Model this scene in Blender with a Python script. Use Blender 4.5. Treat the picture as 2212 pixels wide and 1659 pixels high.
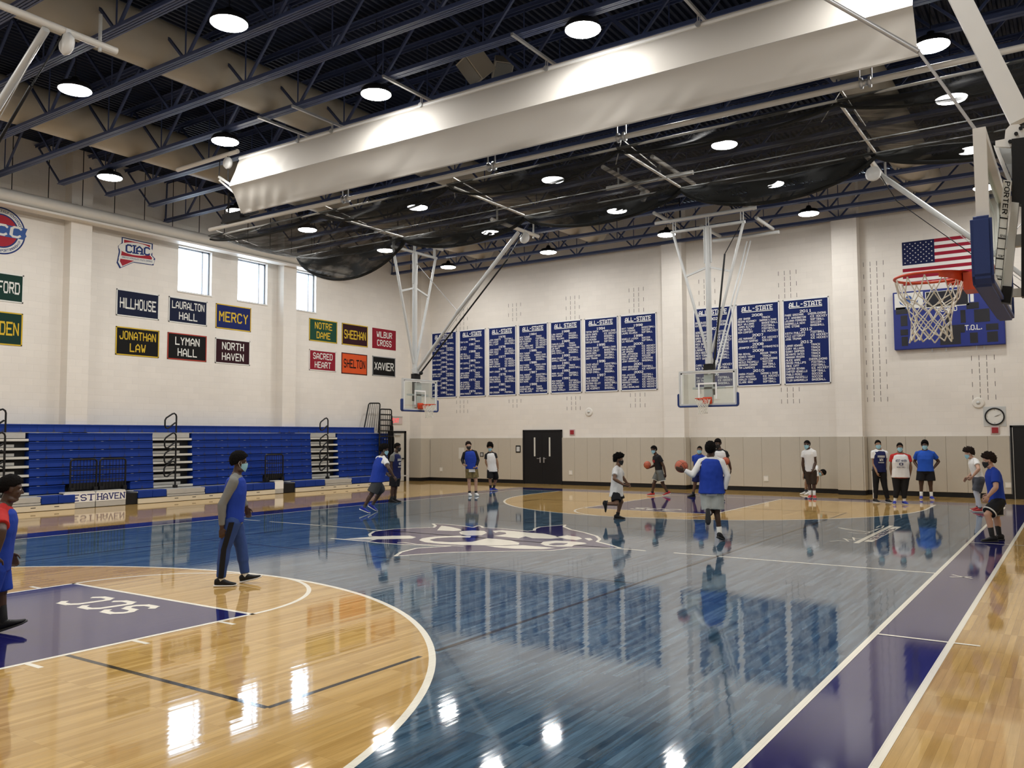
import bpy, bmesh, math, random
import numpy as np
from mathutils import Vector, Matrix, noise as mnoise

for _o in list(bpy.data.objects):
    bpy.data.objects.remove(_o)
SC = bpy.context.scene
COL = SC.collection
PI = math.pi

# ------------------------------------------------------------------ camera
CAM = Vector((9.3737, -13.1029, 1.9170))
YAW, PITCH, ROLL, FPX = 0.592344, 0.063087, 0.004811, 1817.29
IW, IH = 2212.0, 1659.0
_f = Vector((-math.sin(YAW)*math.cos(PITCH), math.cos(YAW)*math.cos(PITCH), math.sin(PITCH)))
_r = Vector((math.cos(YAW), math.sin(YAW), 0))
_d = _f.cross(_r)
_rr = math.cos(ROLL)*_r + math.sin(ROLL)*_d
_dd = -math.sin(ROLL)*_r + math.cos(ROLL)*_d
cd = bpy.data.cameras.new('camera')
cam = bpy.data.objects.new('camera', cd)
COL.objects.link(cam)
cd.sensor_fit = 'HORIZONTAL'
cd.sensor_width = 36.0
cd.lens = FPX/IW*36.0
cd.clip_start = 0.05
cd.clip_end = 200
_m = Matrix((( _rr.x, -_dd.x, -_f.x), (_rr.y, -_dd.y, -_f.y), (_rr.z, -_dd.z, -_f.z))).to_4x4()
_m.translation = CAM
cam.matrix_world = _m
SC.camera = cam

# ------------------------------------------------------------------ world, exposure
wd = bpy.data.worlds.new('sky')
SC.world = wd
wd.use_nodes = True
_bg = wd.node_tree.nodes['Background']
_bg.inputs[0].default_value = (0.72, 0.85, 1.0, 1)
_bg.inputs[1].default_value = 9.0
SC.view_settings.view_transform = 'Standard'
SC.view_settings.look = 'None'
SC.view_settings.exposure = 0.0
SC.view_settings.gamma = 1.0
SC.view_settings.use_curve_mapping = False
LAMP = 112.0            # brightness of the high-bay lamps
try:
    SC.cycles.max_bounces = 8
    SC.cycles.diffuse_bounces = 5
    SC.cycles.glossy_bounces = 4
    SC.cycles.transmission_bounces = 6
    SC.cycles.transparent_max_bounces = 24
    SC.cycles.sample_clamp_indirect = 8.0
    SC.cycles.caustics_reflective = False
    SC.cycles.caustics_refractive = False
except Exception:
    pass

# a photograph pixel (2212 x 1659) seen on a plane of the building
def _ray(u, v):
    return _f*1.0 + _rr*((u-IW/2)/FPX) + _dd*((v-IH/2)/FPX)
def onX(u, v, x):
    d = _ray(u, v); return CAM + d*((x-CAM.x)/d.x)
def onY(u, v, y):
    d = _ray(u, v); return CAM + d*((y-CAM.y)/d.y)
def onZ(u, v, z=0.0):
    d = _ray(u, v); return CAM + d*((z-CAM.z)/d.z)

# the room
YB = 16.21      # back wall
XL = -15.45     # bleacher wall
XR = 11.3       # right wall
YF = -17.0      # wall behind the camera
ZC = 10.55      # roof deck
HL, HW, R3, BW = 12.72, 7.63, 6.04, 0.655
FTL = HL-5.79

# ------------------------------------------------------------------ materials
MATS = {}
def mat(name, col, rough=0.5, metal=0.0, spec=0.5, var=0.0, vscale=8.0, bump=0.0, bscale=60.0, emit=None, estr=0.0, alpha=1.0, trans=0.0, subs=0.0):
    if name in MATS: return MATS[name]
    m = bpy.data.materials.new(name); m.use_nodes = True
    nt = m.node_tree; b = nt.nodes['Principled BSDF']
    b.inputs['Base Color'].default_value = (*col, 1)
    b.inputs['Roughness'].default_value = rough
    b.inputs['Metallic'].default_value = metal
    b.inputs['Specular IOR Level'].default_value = spec
    if alpha < 1: b.inputs['Alpha'].default_value = alpha
    if trans: b.inputs['Transmission Weight'].default_value = trans
    if emit is not None:
        b.inputs['Emission Color'].default_value = (*emit, 1); b.inputs['Emission Strength'].default_value = estr
    if var > 0:
        g = nt.nodes.new('ShaderNodeNewGeometry'); n = nt.nodes.new('ShaderNodeTexNoise')
        n.inputs['Scale'].default_value = vscale; n.inputs['Detail'].default_value = 4
        nt.links.new(g.outputs['Position'], n.inputs['Vector'])
        r = nt.nodes.new('ShaderNodeMapRange')
        r.inputs['To Min'].default_value = 1-var; r.inputs['To Max'].default_value = 1+var
        nt.links.new(n.outputs['Fac'], r.inputs['Value'])
        mx = nt.nodes.new('ShaderNodeVectorMath'); mx.operation = 'SCALE'
        mx.inputs[0].default_value = col
        nt.links.new(r.outputs[0], mx.inputs['Scale'])
        nt.links.new(mx.outputs[0], b.inputs['Base Color'])
    if bump > 0:
        g = nt.nodes.new('ShaderNodeNewGeometry'); n = nt.nodes.new('ShaderNodeTexNoise')
        n.inputs['Scale'].default_value = bscale; n.inputs['Detail'].default_value = 3
        nt.links.new(g.outputs['Position'], n.inputs['Vector'])
        bp = nt.nodes.new('ShaderNodeBump'); bp.inputs['Strength'].default_value = bump; bp.inputs['Distance'].default_value = 0.01
        nt.links.new(n.outputs['Fac'], bp.inputs['Height']); nt.links.new(bp.outputs[0], b.inputs['Normal'])
    MATS[name] = m
    return m

def nodes(m): return m.node_tree.nodes, m.node_tree.links, m.node_tree.nodes['Principled BSDF']

def block_wall(name, col, axis):
    """painted concrete block: faint courses and a little unevenness"""
    m = mat(name, col, 0.55, spec=0.3)
    N, L, b = nodes(m)
    g = N.new('ShaderNodeNewGeometry'); s = N.new('ShaderNodeSeparateXYZ'); c = N.new('ShaderNodeCombineXYZ')
    L.new(g.outputs['Position'], s.inputs[0]); L.new(s.outputs[axis], c.inputs[0]); L.new(s.outputs[2], c.inputs[1])
    br = N.new('ShaderNodeTexBrick')
    br.inputs['Color1'].default_value = (*[x*1.015 for x in col], 1); br.inputs['Color2'].default_value = (*[x*0.975 for x in col], 1)
    br.inputs['Mortar'].default_value = (*[x*0.94 for x in col], 1)
    br.inputs['Scale'].default_value = 1.0; br.inputs['Brick Width'].default_value = 0.406; br.inputs['Row Height'].default_value = 0.203
    br.inputs['Mortar Size'].default_value = 0.006; br.inputs['Mortar Smooth'].default_value = 0.6
    L.new(c.outputs[0], br.inputs['Vector'])
    n = N.new('ShaderNodeTexNoise'); n.inputs['Scale'].default_value = 1.3; n.inputs['Detail'].default_value = 5
    L.new(g.outputs['Position'], n.inputs['Vector'])
    mr = N.new('ShaderNodeMapRange'); mr.inputs['To Min'].default_value = 0.95; mr.inputs['To Max'].default_value = 1.04
    L.new(n.outputs['Fac'], mr.inputs['Value'])
    v = N.new('ShaderNodeVectorMath'); v.operation = 'SCALE'
    L.new(br.outputs['Color'], v.inputs[0]); L.new(mr.outputs[0], v.inputs['Scale']); L.new(v.outputs[0], b.inputs['Base Color'])
    bp = N.new('ShaderNodeBump'); bp.inputs['Strength'].default_value = 0.35; bp.inputs['Distance'].default_value = 0.004; bp.invert = True
    L.new(br.outputs['Fac'], bp.inputs['Height']); L.new(bp.outputs[0], b.inputs['Normal'])
    return m

def planks(name, c1, c2, rough, grain=0.25, wave=1.0, spec=0.5):
    """narrow strip flooring running along Y under clear lacquer"""
    m = mat(name, c1, rough, spec=spec)
    N, L, b = nodes(m)
    g = N.new('ShaderNodeNewGeometry'); s = N.new('ShaderNodeSeparateXYZ'); c = N.new('ShaderNodeCombineXYZ')
    L.new(g.outputs['Position'], s.inputs[0]); L.new(s.outputs[1], c.inputs[0]); L.new(s.outputs[0], c.inputs[1])
    br = N.new('ShaderNodeTexBrick')
    br.offset = 0.37; br.offset_frequency = 1; br.squash = 1.0
    br.inputs['Color1'].default_value = (*c1, 1); br.inputs['Color2'].default_value = (*c2, 1)
    br.inputs['Mortar'].default_value = (*[x*0.55 for x in c2], 1)
    br.inputs['Scale'].default_value = 1.0; br.inputs['Brick Width'].default_value = 0.83; br.inputs['Row Height'].default_value = 0.0572
    br.inputs['Mortar Size'].default_value = 0.0006; br.inputs['Bias'].default_value = -0.1
    L.new(c.outputs[0], br.inputs['Vector'])
    mp = N.new('ShaderNodeMapping'); mp.inputs['Scale'].default_value = (26, 1.6, 1)
    L.new(g.outputs['Position'], mp.inputs['Vector'])
    n = N.new('ShaderNodeTexNoise'); n.inputs['Scale'].default_value = 1.0; n.inputs['Detail'].default_value = 6; n.inputs['Roughness'].default_value = 0.65
    L.new(mp.outputs[0], n.inputs['Vector'])
    mr = N.new('ShaderNodeMapRange'); mr.inputs['From Min'].default_value = 0.3; mr.inputs['From Max'].default_value = 0.7
    mr.inputs['To Min'].default_value = 1-grain; mr.inputs['To Max'].default_value = 1+grain
    L.new(n.outputs['Fac'], mr.inputs['Value'])
    v = N.new('ShaderNodeVectorMath'); v.operation = 'SCALE'
    L.new(br.outputs['Color'], v.inputs[0]); L.new(mr.outputs[0], v.inputs['Scale']); L.new(v.outputs[0], b.inputs['Base Color'])
    mp2 = N.new('ShaderNodeMapping'); mp2.inputs['Scale'].default_value = (15, 0.55, 1)
    L.new(g.outputs['Position'], mp2.inputs['Vector'])
    n2 = N.new('ShaderNodeTexNoise'); n2.inputs['Scale'].default_value = 1.0; n2.inputs['Detail'].default_value = 1.0
    L.new(mp2.outputs[0], n2.inputs['Vector'])
    bp = N.new('ShaderNodeBump'); bp.inputs['Strength'].default_value = 1.0; bp.inputs['Distance'].default_value = 0.00045*wave
    L.new(n2.outputs['Fac'], bp.inputs['Height']); L.new(bp.outputs[0], b.inputs['Normal'])
    return m

M_WALLB = block_wall('cream painted block back', (0.76, 0.72, 0.66), 0)
M_WALLL = block_wall('cream painted block side', (0.76, 0.72, 0.66), 1)
M_MAPLE = planks('lacquered maple', (0.58, 0.375, 0.135), (0.42, 0.25, 0.075), 0.05, 0.14)
M_BLUEW = planks('blue stained maple', (0.075, 0.135, 0.195), (0.020, 0.055, 0.100), 0.05, 0.5, spec=0.9)
M_NAVYP = planks('navy court paint', (0.014, 0.014, 0.105), (0.012, 0.012, 0.092), 0.06, 0.06, 0.6)
M_LINE = planks('cream court line paint', (0.90, 0.86, 0.74), (0.88, 0.84, 0.72), 0.08, 0.03, 0.6)
M_BLACKL = planks('black court line paint', (0.02, 0.018, 0.02), (0.018, 0.016, 0.018), 0.07, 0.05, 0.6)
M_DECK = mat('navy roof deck', (0.012, 0.018, 0.040), 0.6, spec=0.3, var=0.15, vscale=2)
M_STEEL = mat('navy painted steel', (0.048, 0.068, 0.155), 0.45, spec=0.4, var=0.1, vscale=5)
M_DUCT = mat('beige painted duct', (0.46, 0.42, 0.34), 0.5, spec=0.3, var=0.06, vscale=3)
M_CREAM = mat('cream duct paint', (0.74, 0.71, 0.65), 0.45, spec=0.4, var=0.03)
M_WHITE = mat('white enamel', (0.74, 0.74, 0.72), 0.35, spec=0.5, var=0.03)
M_GREYP = mat('pale grey enamel', (0.52, 0.53, 0.52), 0.35, spec=0.5, var=0.03)
M_BLACK = mat('black powder coat', (0.007, 0.007, 0.008), 0.45, spec=0.3, var=0.1)
M_RUBBER = mat('black rubber', (0.015, 0.015, 0.015), 0.7, var=0.1)
M_PAD = mat('taupe wall pad vinyl', (0.47, 0.43, 0.36), 0.5, spec=0.35, var=0.03, bump=0.05)
M_BLUEP = mat('royal blue plastic', (0.006, 0.034, 0.24), 0.42, spec=0.25, var=0.08, vscale=4)
M_ALU = mat('grey aluminium', (0.52, 0.52, 0.50), 0.4, metal=0.35, var=0.05)
M_ALUW = mat('pale step board', (0.62, 0.61, 0.56), 0.45, var=0.05)
M_DARK = mat('dark understructure', (0.02, 0.02, 0.022), 0.7, var=0.2)
M_TAN = mat('cream floor skirt', (0.66, 0.60, 0.47), 0.4, var=0.04)
M_STEELG = mat('galvanised steel', (0.5, 0.5, 0.5), 0.35, metal=0.7, var=0.08)

# ------------------------------------------------------------------ mesh building
class MB:
    def __init__(s):
        s.v = []; s.f = []; s.m = []; s.sm = []
    def add(s, vs, fs, mi=0, smooth=False):
        o = len(s.v); s.v.extend([tuple(p) for p in vs])
        for f in fs:
            s.f.append([i+o for i in f]); s.m.append(mi); s.sm.append(smooth)
    def box(s, a, b, mi=0):
        x0, y0, z0 = a; x1, y1, z1 = b
        if x0 > x1: x0, x1 = x1, x0
        if y0 > y1: y0, y1 = y1, y0
        if z0 > z1: z0, z1 = z1, z0
        s.add([(x0,y0,z0),(x1,y0,z0),(x1,y1,z0),(x0,y1,z0),(x0,y0,z1),(x1,y0,z1),(x1,y1,z1),(x0,y1,z1)],
              [(0,3,2,1),(4,5,6,7),(0,1,5,4),(1,2,6,5),(2,3,7,6),(3,0,4,7)], mi)
    def bevbox(s, a, b, r=0.01, mi=0):
        bm = bmesh.new()
        bmesh.ops.create_cube(bm, size=1.0)
        a = Vector(a); b = Vector(b)
        for v in bm.verts:
            v.co = Vector(((a.x+b.x)/2 + v.co.x*abs(b.x-a.x), (a.y+b.y)/2 + v.co.y*abs(b.y-a.y), (a.z+b.z)/2 + v.co.z*abs(b.z-a.z)))
        bmesh.ops.bevel(bm, geom=bm.edges[:], offset=r, segments=2, affect='EDGES', profile=0.5)
        s.bm(bm, mi)
    def bm(s, bm, mi=0, smooth=False):
        bm.verts.ensure_lookup_table(); bm.verts.index_update()
        s.add([v.co.copy() for v in bm.verts], [[v.index for v in f.verts] for f in bm.faces], mi, smooth)
        bm.free()
    def frame(s, p0, p1):
        d = (Vector(p1)-Vector(p0)).normalized()
        up = Vector((0,0,1)) if abs(d.z) < 0.95 else Vector((0,1,0))
        a = d.cross(up).normalized(); b = a.cross(d).normalized()
        return d, a, b
    def bar(s, p0, p1, w, h=None, mi=0):
        h = h or w
        p0 = Vector(p0); p1 = Vector(p1); d, a, b = s.frame(p0, p1)
        vs = []
        for p in (p0, p1):
            for sa, sb in ((-1,-1),(1,-1),(1,1),(-1,1)):
                vs.append(p + a*(sa*w/2) + b*(sb*h/2))
        s.add(vs, [(0,3,2,1),(4,5,6,7),(0,1,5,4),(1,2,6,5),(2,3,7,6),(3,0,4,7)], mi)
    def tube(s, p0, p1, r, n=10, mi=0, r1=None, cap=True):
        r1 = r if r1 is None else r1
        p0 = Vector(p0); p1 = Vector(p1); d, a, b = s.frame(p0, p1)
        vs = []
        for p, rr in ((p0, r), (p1, r1)):
            for i in range(n):
                t = 2*PI*i/n; vs.append(p + a*(math.cos(t)*rr) + b*(math.sin(t)*rr))
        s.add(vs, [(i, (i+1) % n, n+(i+1) % n, n+i) for i in range(n)], mi, True)
        if cap:
            s.add(vs[:n], [list(range(n))[::-1]], mi); s.add(vs[n:], [list(range(n))], mi)
    def poly(s, pts, r, n=8, mi=0, closed=False):
        """a bent tube through points"""
        P = [Vector(p) for p in pts]; K = len(P)
        rings = []; last = None
        for i, p in enumerate(P):
            if closed: d = (P[(i+1) % K]-P[i-1]).normalized()
            else: d = (P[min(i+1, K-1)]-P[max(i-1, 0)]).normalized()
            if last is None:
                up = Vector((0,0,1)) if abs(d.z) < 0.9 else Vector((0,1,0))
                a = d.cross(up).normalized()
            else:
                a = (last - d*last.dot(d))
                a = a.normalized() if a.length > 1e-6 else d.orthogonal().normalized()
            last = a; b = d.cross(a)
            rings.append([p + a*(math.cos(2*PI*j/n)*r) + b*(math.sin(2*PI*j/n)*r) for j in range(n)])
        vs = [q for R_ in rings for q in R_]; fs = []
        for i in range(K if closed else K-1):
            i2 = (i+1) % K
            for j in range(n):
                fs.append((i*n+j, i*n+(j+1) % n, i2*n+(j+1) % n, i2*n+j))
        s.add(vs, fs, mi, True)
        if not closed:
            s.add(rings[0], [list(range(n))[::-1]], mi); s.add(rings[-1], [list(range(n))], mi)
    def lathe(s, prof, c=(0,0,0), n=24, mi=0, axis='z', smooth=True):
        vs = []; K = len(prof); c = Vector(c)
        for (r, h) in prof:
            for j in range(n):
                t = 2*PI*j/n; x, y = r*math.cos(t), r*math.sin(t)
                if axis == 'z': q = Vector((x, y, h))
                elif axis == 'y': q = Vector((x, h, y))
                else: q = Vector((h, x, y))
                vs.append(c+q)
        fs = [(i*n+j, i*n+(j+1) % n, (i+1)*n+(j+1) % n, (i+1)*n+j) for i in range(K-1) for j in range(n)]
        s.add(vs, fs, mi, smooth)
    def sphere(s, c, r, nu=12, nv=8, mi=0):
        c = Vector(c); R = r if hasattr(r, '__len__') else (r, r, r)
        vs = []; fs = []
        for i in range(nv+1):
            ph = PI*i/nv
            for j in range(nu):
                t = 2*PI*j/nu
                vs.append(c+Vector((R[0]*math.sin(ph)*math.cos(t), R[1]*math.sin(ph)*math.sin(t), R[2]*math.cos(ph))))
        for i in range(nv):
            for j in range(nu):
                fs.append((i*nu+j, (i+1)*nu+j, (i+1)*nu+(j+1) % nu, i*nu+(j+1) % nu))
        s.add(vs, fs, mi, True)
    def prism(s, pts, off, mi=0):
        """extrude a planar outline by a vector"""
        P = [Vector(p) for p in pts]; n = len(P); off = Vector(off)
        s.add(P+[p+off for p in P], [list(range(n)), list(range(2*n-1, n-1, -1))]+[(i, n+i, n+(i+1) % n, (i+1) % n) for i in range(n)], mi)
    def face(s, pts, mi=0):
        s.add(pts, [list(range(len(pts)))], mi)
    def build(s, name, mats, parent=None, fix=True):
        if not isinstance(mats, (list, tuple)): mats = [mats]
        off = Vector((0,0,0))
        if parent is not None:
            p = parent
            while p is not None:
                off += p.location; p = p.parent
        me = bpy.data.meshes.new(name)
        me.from_pydata([(Vector(q)-off)[:] for q in s.v], [], s.f)
        for m_ in mats: me.materials.append(m_)
        if len(me.polygons):
            me.polygons.foreach_set('material_index', s.m)
            me.polygons.foreach_set('use_smooth', s.sm)
        if fix:
            bm = bmesh.new(); bm.from_mesh(me)
            bmesh.ops.recalc_face_normals(bm, faces=bm.faces[:]); bm.to_mesh(me); bm.free()
        me.update()
        o = bpy.data.objects.new(name, me); COL.objects.link(o)
        if parent is not None: o.parent = parent
        return o

def tag(o, label=None, cat=None, group=None, kind=None):
    if label: o['label'] = label
    if cat: o['category'] = cat
    if group: o['group'] = group
    if kind: o['kind'] = kind
    return o
def thing(name, label, cat, loc=(0,0,0), group=None):
    o = bpy.data.objects.new(name, None); COL.objects.link(o)
    o.location = loc; o.empty_display_size = 0.1
    return tag(o, label, cat, group)
def copy_tree(o, parent=None):
    c = o.copy(); COL.objects.link(c)
    if parent is not None: c.parent = parent
    for ch in [q for q in bpy.data.objects if q.parent == o]: copy_tree(ch, c)
    return c
def struct(o): o['kind'] = 'structure'; return o

# ------------------------------------------------------------------ block lettering drawn with strokes
GL = {'A':'00 04 26 44 40,02 42','B':'00 06 36 45 44 33 03,33 42 41 30 00','C':'45 36 16 05 01 10 30 41','D':'00 06 36 45 41 30 00',
 'E':'46 06 00 40,03 33','F':'46 06 00,03 33','G':'45 36 16 05 01 10 30 41 43 23','H':'00 06,40 46,03 43','I':'00 06','J':'46 41 30 10 01 02',
 'K':'00 06,46 03 40','L':'06 00 40','M':'00 06 23 46 40','N':'00 06 40 46','O':'10 01 05 16 36 45 41 30 10','P':'00 06 36 45 44 33 03',
 'Q':'10 01 05 16 36 45 41 30 10,22 40','R':'00 06 36 45 44 33 03,23 40','S':'45 36 16 05 04 13 33 42 41 30 10 01','T':'06 46,26 20',
 'U':'06 01 10 30 41 46','V':'06 20 46','W':'06 10 23 30 46','X':'00 46,06 40','Y':'06 23 46,23 20','Z':'06 46 00 40',
 '0':'10 01 05 16 36 45 41 30 10','1':'15 26 20,10 30','2':'05 16 36 45 44 00 40','3':'05 16 36 45 44 33 42 41 30 10 01,23 33',
 '4':'30 36 02 42','5':'46 06 03 33 42 41 30 10 01','6':'45 36 16 05 01 10 30 41 42 33 03','7':'06 46 20',
 '8':'13 04 05 16 36 45 44 33 13 02 01 10 30 41 42 33','9':'01 10 30 41 45 36 16 05 04 13 43','-':'13 33','.':'00 01','&':'40 04 05 16 25 24 02 01 10 20 42',"'":'06 05',':':'01 02,04 05'}
def text_width(txt, gap=1.9):
    w = 0
    for ch in txt:
        w += (0.0 if ch in "I.':" else 2.2 if ch == ' ' else 4.0) + gap
    return w-gap
def stroke_text(mb, txt, o, right, up, h, width=None, t=0.9, mi=0, align='c', serif=False, shear=0.0, gap=1.9, smoothn=0, curve=None):
    """letters of height h with lower edge through o; width fits the line if given"""
    o = Vector(o); right = Vector(right); up = Vector(up)
    sy = h/(6+t); W = text_width(txt, gap)
    sx = sy if width is None else width/(W+t)
    total = (W+t)*sx
    x = {'c': -total/2, 'l': 0, 'r': -total}[align] + t/2*sx
    nrm = right.cross(up); ne = 0
    for ch in txt:
        if ch == ' ':
            x += (2.2+gap)*sx; continue
        for st in GL.get(ch, '').split(','):
            pts = [(int(q[0]), int(q[1])) for q in st.split()]
            P = [Vector((p[0]*sx+x+shear*p[1]*sy, (p[1]+t/2)*sy)) for p in pts]
            for a, b in zip(P, P[1:]):
                d = (b-a)
                if d.length < 1e-9: continue
                d.normalize(); nn = Vector((-d.y, d.x))
                tx = t*(sx if abs(d.y) > abs(d.x) else sy); e = d*(tx*0.42 if abs(d.x) < 0.1 or abs(d.y) < 0.1 else tx*0.2)
                q = [a-e-nn*tx/2, b+e-nn*tx/2, b+e+nn*tx/2, a-e+nn*tx/2]
                ne += 1; oo = o+nrm*(4e-5*(ne % 12))
                mb.face([oo+right*k.x+up*k.y for k in q], mi)
            if serif:
                for p, pt in ((P[0], pts[0]), (P[-1], pts[-1])):
                    if pt[1] in (0, 6) and ch in 'AHIKMNPRTUVWXYF':
                        sgn = 1 if pt[1] == 0 else -1
                        q = [(-1.15*t*sx, -t/2*sy), (1.15*t*sx, -t/2*sy), (1.15*t*sx, t*0.35*sy), (-1.15*t*sx, t*0.35*sy)]
                        ne += 1; oo = o+nrm*(4e-5*(ne % 12))
                        mb.face([oo+right*(p.x+k[0])+up*(p.y+sgn*k[1]) for k in q], mi)
        x += ((0.0 if ch in "I.':" else 4.0)+gap)*sx
# ================================================================== SETTING: floor with its painted court
fl = MB()
DZ = 0.0005
def rect(x0, y0, x1, y1, lay, mi):
    z = DZ*lay
    fl.face([(x0,y0,z),(x1,y0,z),(x1,y1,z),(x0,y1,z)], mi)
def arcpts(cx, cy, r, a0, a1, n=72):
    return [(cx+r*math.cos(math.radians(a0+(a1-a0)*i/n)), cy+r*math.sin(math.radians(a0+(a1-a0)*i/n))) for i in range(n+1)]
def ring(cx, cy, r0, r1, a0, a1, lay, mi, n=96):
    A = arcpts(cx, cy, r0, a0, a1, n); B = arcpts(cx, cy, r1, a0, a1, n); z = DZ*lay
    for i in range(n):
        fl.face([(*A[i],z),(*A[i+1],z),(*B[i+1],z),(*B[i],z)], mi)
def fpoly(pts, lay, mi):
    z = DZ*lay; fl.face([(p[0],p[1],z) for p in pts], mi)
LW = 0.055
rect(XL, YF, XR, YB, 0, 0)
rect(-HW-0.90, -HL-1.2, HW+BW, HL+1.2, 1, 2)                       # navy border
rect(-HW, -HL, HW, HL, 2, 1)                                       # stained playing area
# three-point areas left in natural maple, with keys and lines, at both ends
for s in (-1, 1):
    def Y(y): return s*(HL-y)                                      # y measured from the baseline
    cy = 1.575
    out = [(-R3, Y(0))]+[(R3*math.cos(math.radians(a)), Y(cy+R3*math.sin(math.radians(a)))) for a in np.linspace(180, 0, 97)]+[(R3, Y(0))]
    fpoly(out, 3, 0)
    pts_o = [(-R3, Y(0))]+[(R3*math.cos(math.radians(a)), Y(cy+R3*math.sin(math.radians(a)))) for a in np.linspace(180, 0, 97)]+[(R3, Y(0))]
    ri = R3-0.062
    pts_i = [(-ri, Y(0))]+[(ri*math.cos(math.radians(a)), Y(cy+ri*math.sin(math.radians(a)))) for a in np.linspace(180, 0, 97)]+[(ri, Y(0))]
    for i in range(len(pts_o)-1):
        fl.face([(*pts_o[i],DZ*4),(*pts_o[i+1],DZ*4),(*pts_i[i+1],DZ*4),(*pts_i[i],DZ*4)], 3)
    rect(-1.83, Y(0), 1.83, Y(5.79), 4, 2)
    for x in (-1.83, 1.83-LW): rect(x, Y(0), x+LW, Y(5.79), 5, 3)
    rect(-1.83, Y(5.79), 1.83, Y(5.79-LW), 5, 3)
    a = [(1.83*math.cos(t), Y(5.79+1.83*math.sin(t))) for t in np.linspace(0, PI, 49)]
    b = [(1.775*math.cos(t), Y(5.79+1.775*math.sin(t))) for t in np.linspace(0, PI, 49)]
    for i in range(48): fl.face([(*a[i],DZ*5),(*a[i+1],DZ*5),(*b[i+1],DZ*5),(*b[i],DZ*5)], 3)
    for yy in (2.45, 3.38, 4.36, 5.33):
        for x in (-2.06, 1.83): rect(x, Y(yy-0.025), x+0.23, Y(yy+0.025), 5, 3)
    rect(-HW, Y(0), HW, Y(-LW), 5, 3)
    # conference letters in the key
    up = Vector((0, s, 0)); rt = Vector((s, 0, 0))
    stroke_text(fl, 'SCC', Vector((0, Y(5.47), DZ*6)), rt, up, 0.56, 1.30, t=1.15, mi=3, shear=0.16, gap=2.0)
# side, half-court, coaching and volleyball lines
rect(HW, -HL, HW+LW, HL, 5, 3); rect(-HW-LW, -HL, -HW, HL, 5, 3)
rect(HW+BW, -HL-1.2, HW+BW+LW, HL+1.2, 5, 3)
rect(-HW, -0.0275, -6.55, 0.0275, 4, 3); rect(-6.2, -0.0275, 3.25, 0.0275, 4, 3); rect(3.75, -0.0275, HW, 0.0275, 4, 3)
rect(HW, -4.3, 8.55, -4.255, 6, 3); rect(HW, 4.01, 8.55, 4.055, 6, 3)
for s in (-1, 1):
    rect(s*4.5-0.025, -9, s*4.5+0.025, -7.32, 4, 4); rect(s*4.5-0.025, -7.1, s*4.5+0.025, 7.1, 4, 4); rect(s*4.5-0.025, 7.32, s*4.5+0.025, 9, 4, 4)
    rect(-4.5, s*9-0.025, -1.83, s*9+0.025, 4.6, 4); rect(1.83, s*9-0.025, 4.5, s*9+0.025, 4.6, 4)
    rect(-4.5, s*2.96-0.02, 4.5, s*2.96+0.02, 3, 4)
for a, b in (((7.845,-0.27),(8.09,-0.08)), ((7.845,-0.04),(8.11,-0.235))):
    d = Vector((b[0]-a[0], b[1]-a[1])).normalized(); n = Vector((-d.y, d.x))*0.018
    fpoly([(a[0]-n.x,a[1]-n.y),(b[0]-n.x,b[1]-n.y),(b[0]+n.x,b[1]+n.y),(a[0]+n.x,a[1]+n.y)], 6, 3)
# court dedication by the far right sideline: signature, rule and small line of letters
def fstroke(pts, w, lay=4, mi=3):
    for si, (a, b) in enumerate(zip(pts, pts[1:])):
        d = Vector((b[0]-a[0], b[1]-a[1]))
        if d.length < 1e-6: continue
        d.normalize(); n = Vector((-d.y, d.x))*w/2; e = d*w*0.3
        fpoly([(a[0]-n.x-e.x,a[1]-n.y-e.y),(b[0]-n.x+e.x,b[1]-n.y+e.y),(b[0]+n.x+e.x,b[1]+n.y+e.y),(a[0]+n.x-e.x,a[1]+n.y-e.y)], lay+0.06*(si % 9), mi)
def fpx(px): return [tuple(onZ(u, v)[:2]) for u, v in px]
fstroke([(5.99, 2.92), (5.985, 6.31)], 0.09)
fpoly([(6.06,3.2),(6.20,3.2),(6.20,6.2),(6.06,6.2)], 4, 3)
stroke_text(fl, 'MEMORIAL', (6.165, 4.7, DZ*6), (0,1,0), (-1,0,0), 0.075, 2.3, t=1.3, mi=2)
fstroke(fpx([(1793,1169.5),(1812,1168),(1833,1169.5),(1826,1165),(1822,1163.5),(1834,1166),(1846,1167.5),(1842,1161),(1848,1164),(1862,1163)]), 0.03)
fstroke(fpx([(1833,1150),(1850,1152),(1868,1153),(1880,1150),(1860,1147),(1838,1144),(1811,1140),(1830,1144),(1855,1148),(1875,1149),(1890,1146),(1897,1143),(1888,1144),(1905,1141),(1909,1136),(1900,1136),(1893,1140)]), 0.03)
# centre emblem: curved cream and navy shapes inside a cream outline
def blob(px, lay, mi): fpoly(fpx(px), lay, mi)
E_OUT = [(715.2,1163.5),(798,1168),(836,1160),(800,1158.5),(798.5,1154),(808,1148),(850,1143),(905,1140.5),(937,1139.5),(941,1136),(935,1131.5),(970,1133.2),(1000,1136.2),(1022,1139.5),(1033,1135.5),(1040,1137),(1043,1140),(1078,1141.5),(1110,1144.5),(1140,1147.5),(1154,1146),(1155,1142.5),(1166,1138.5),(1216,1134.3),(1221,1134),(1218,1138),(1232,1144),(1262,1150.5),(1288,1158),(1296,1165),(1290,1170.5),(1322,1178.5),(1340,1184.2),(1228,1184.5),(1210,1187.5),(1188,1189.5),(1080,1191.5),(985,1193),(930,1196),(854,1201.5),(866,1193),(900,1184.5),(972,1180),(940,1179),(870,1176.5),(818,1173),(790,1169.5)]
blob(E_OUT, 4, 2)
EC = fpx(E_OUT); fstroke(EC+[EC[0]], 0.06, 5)
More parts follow.
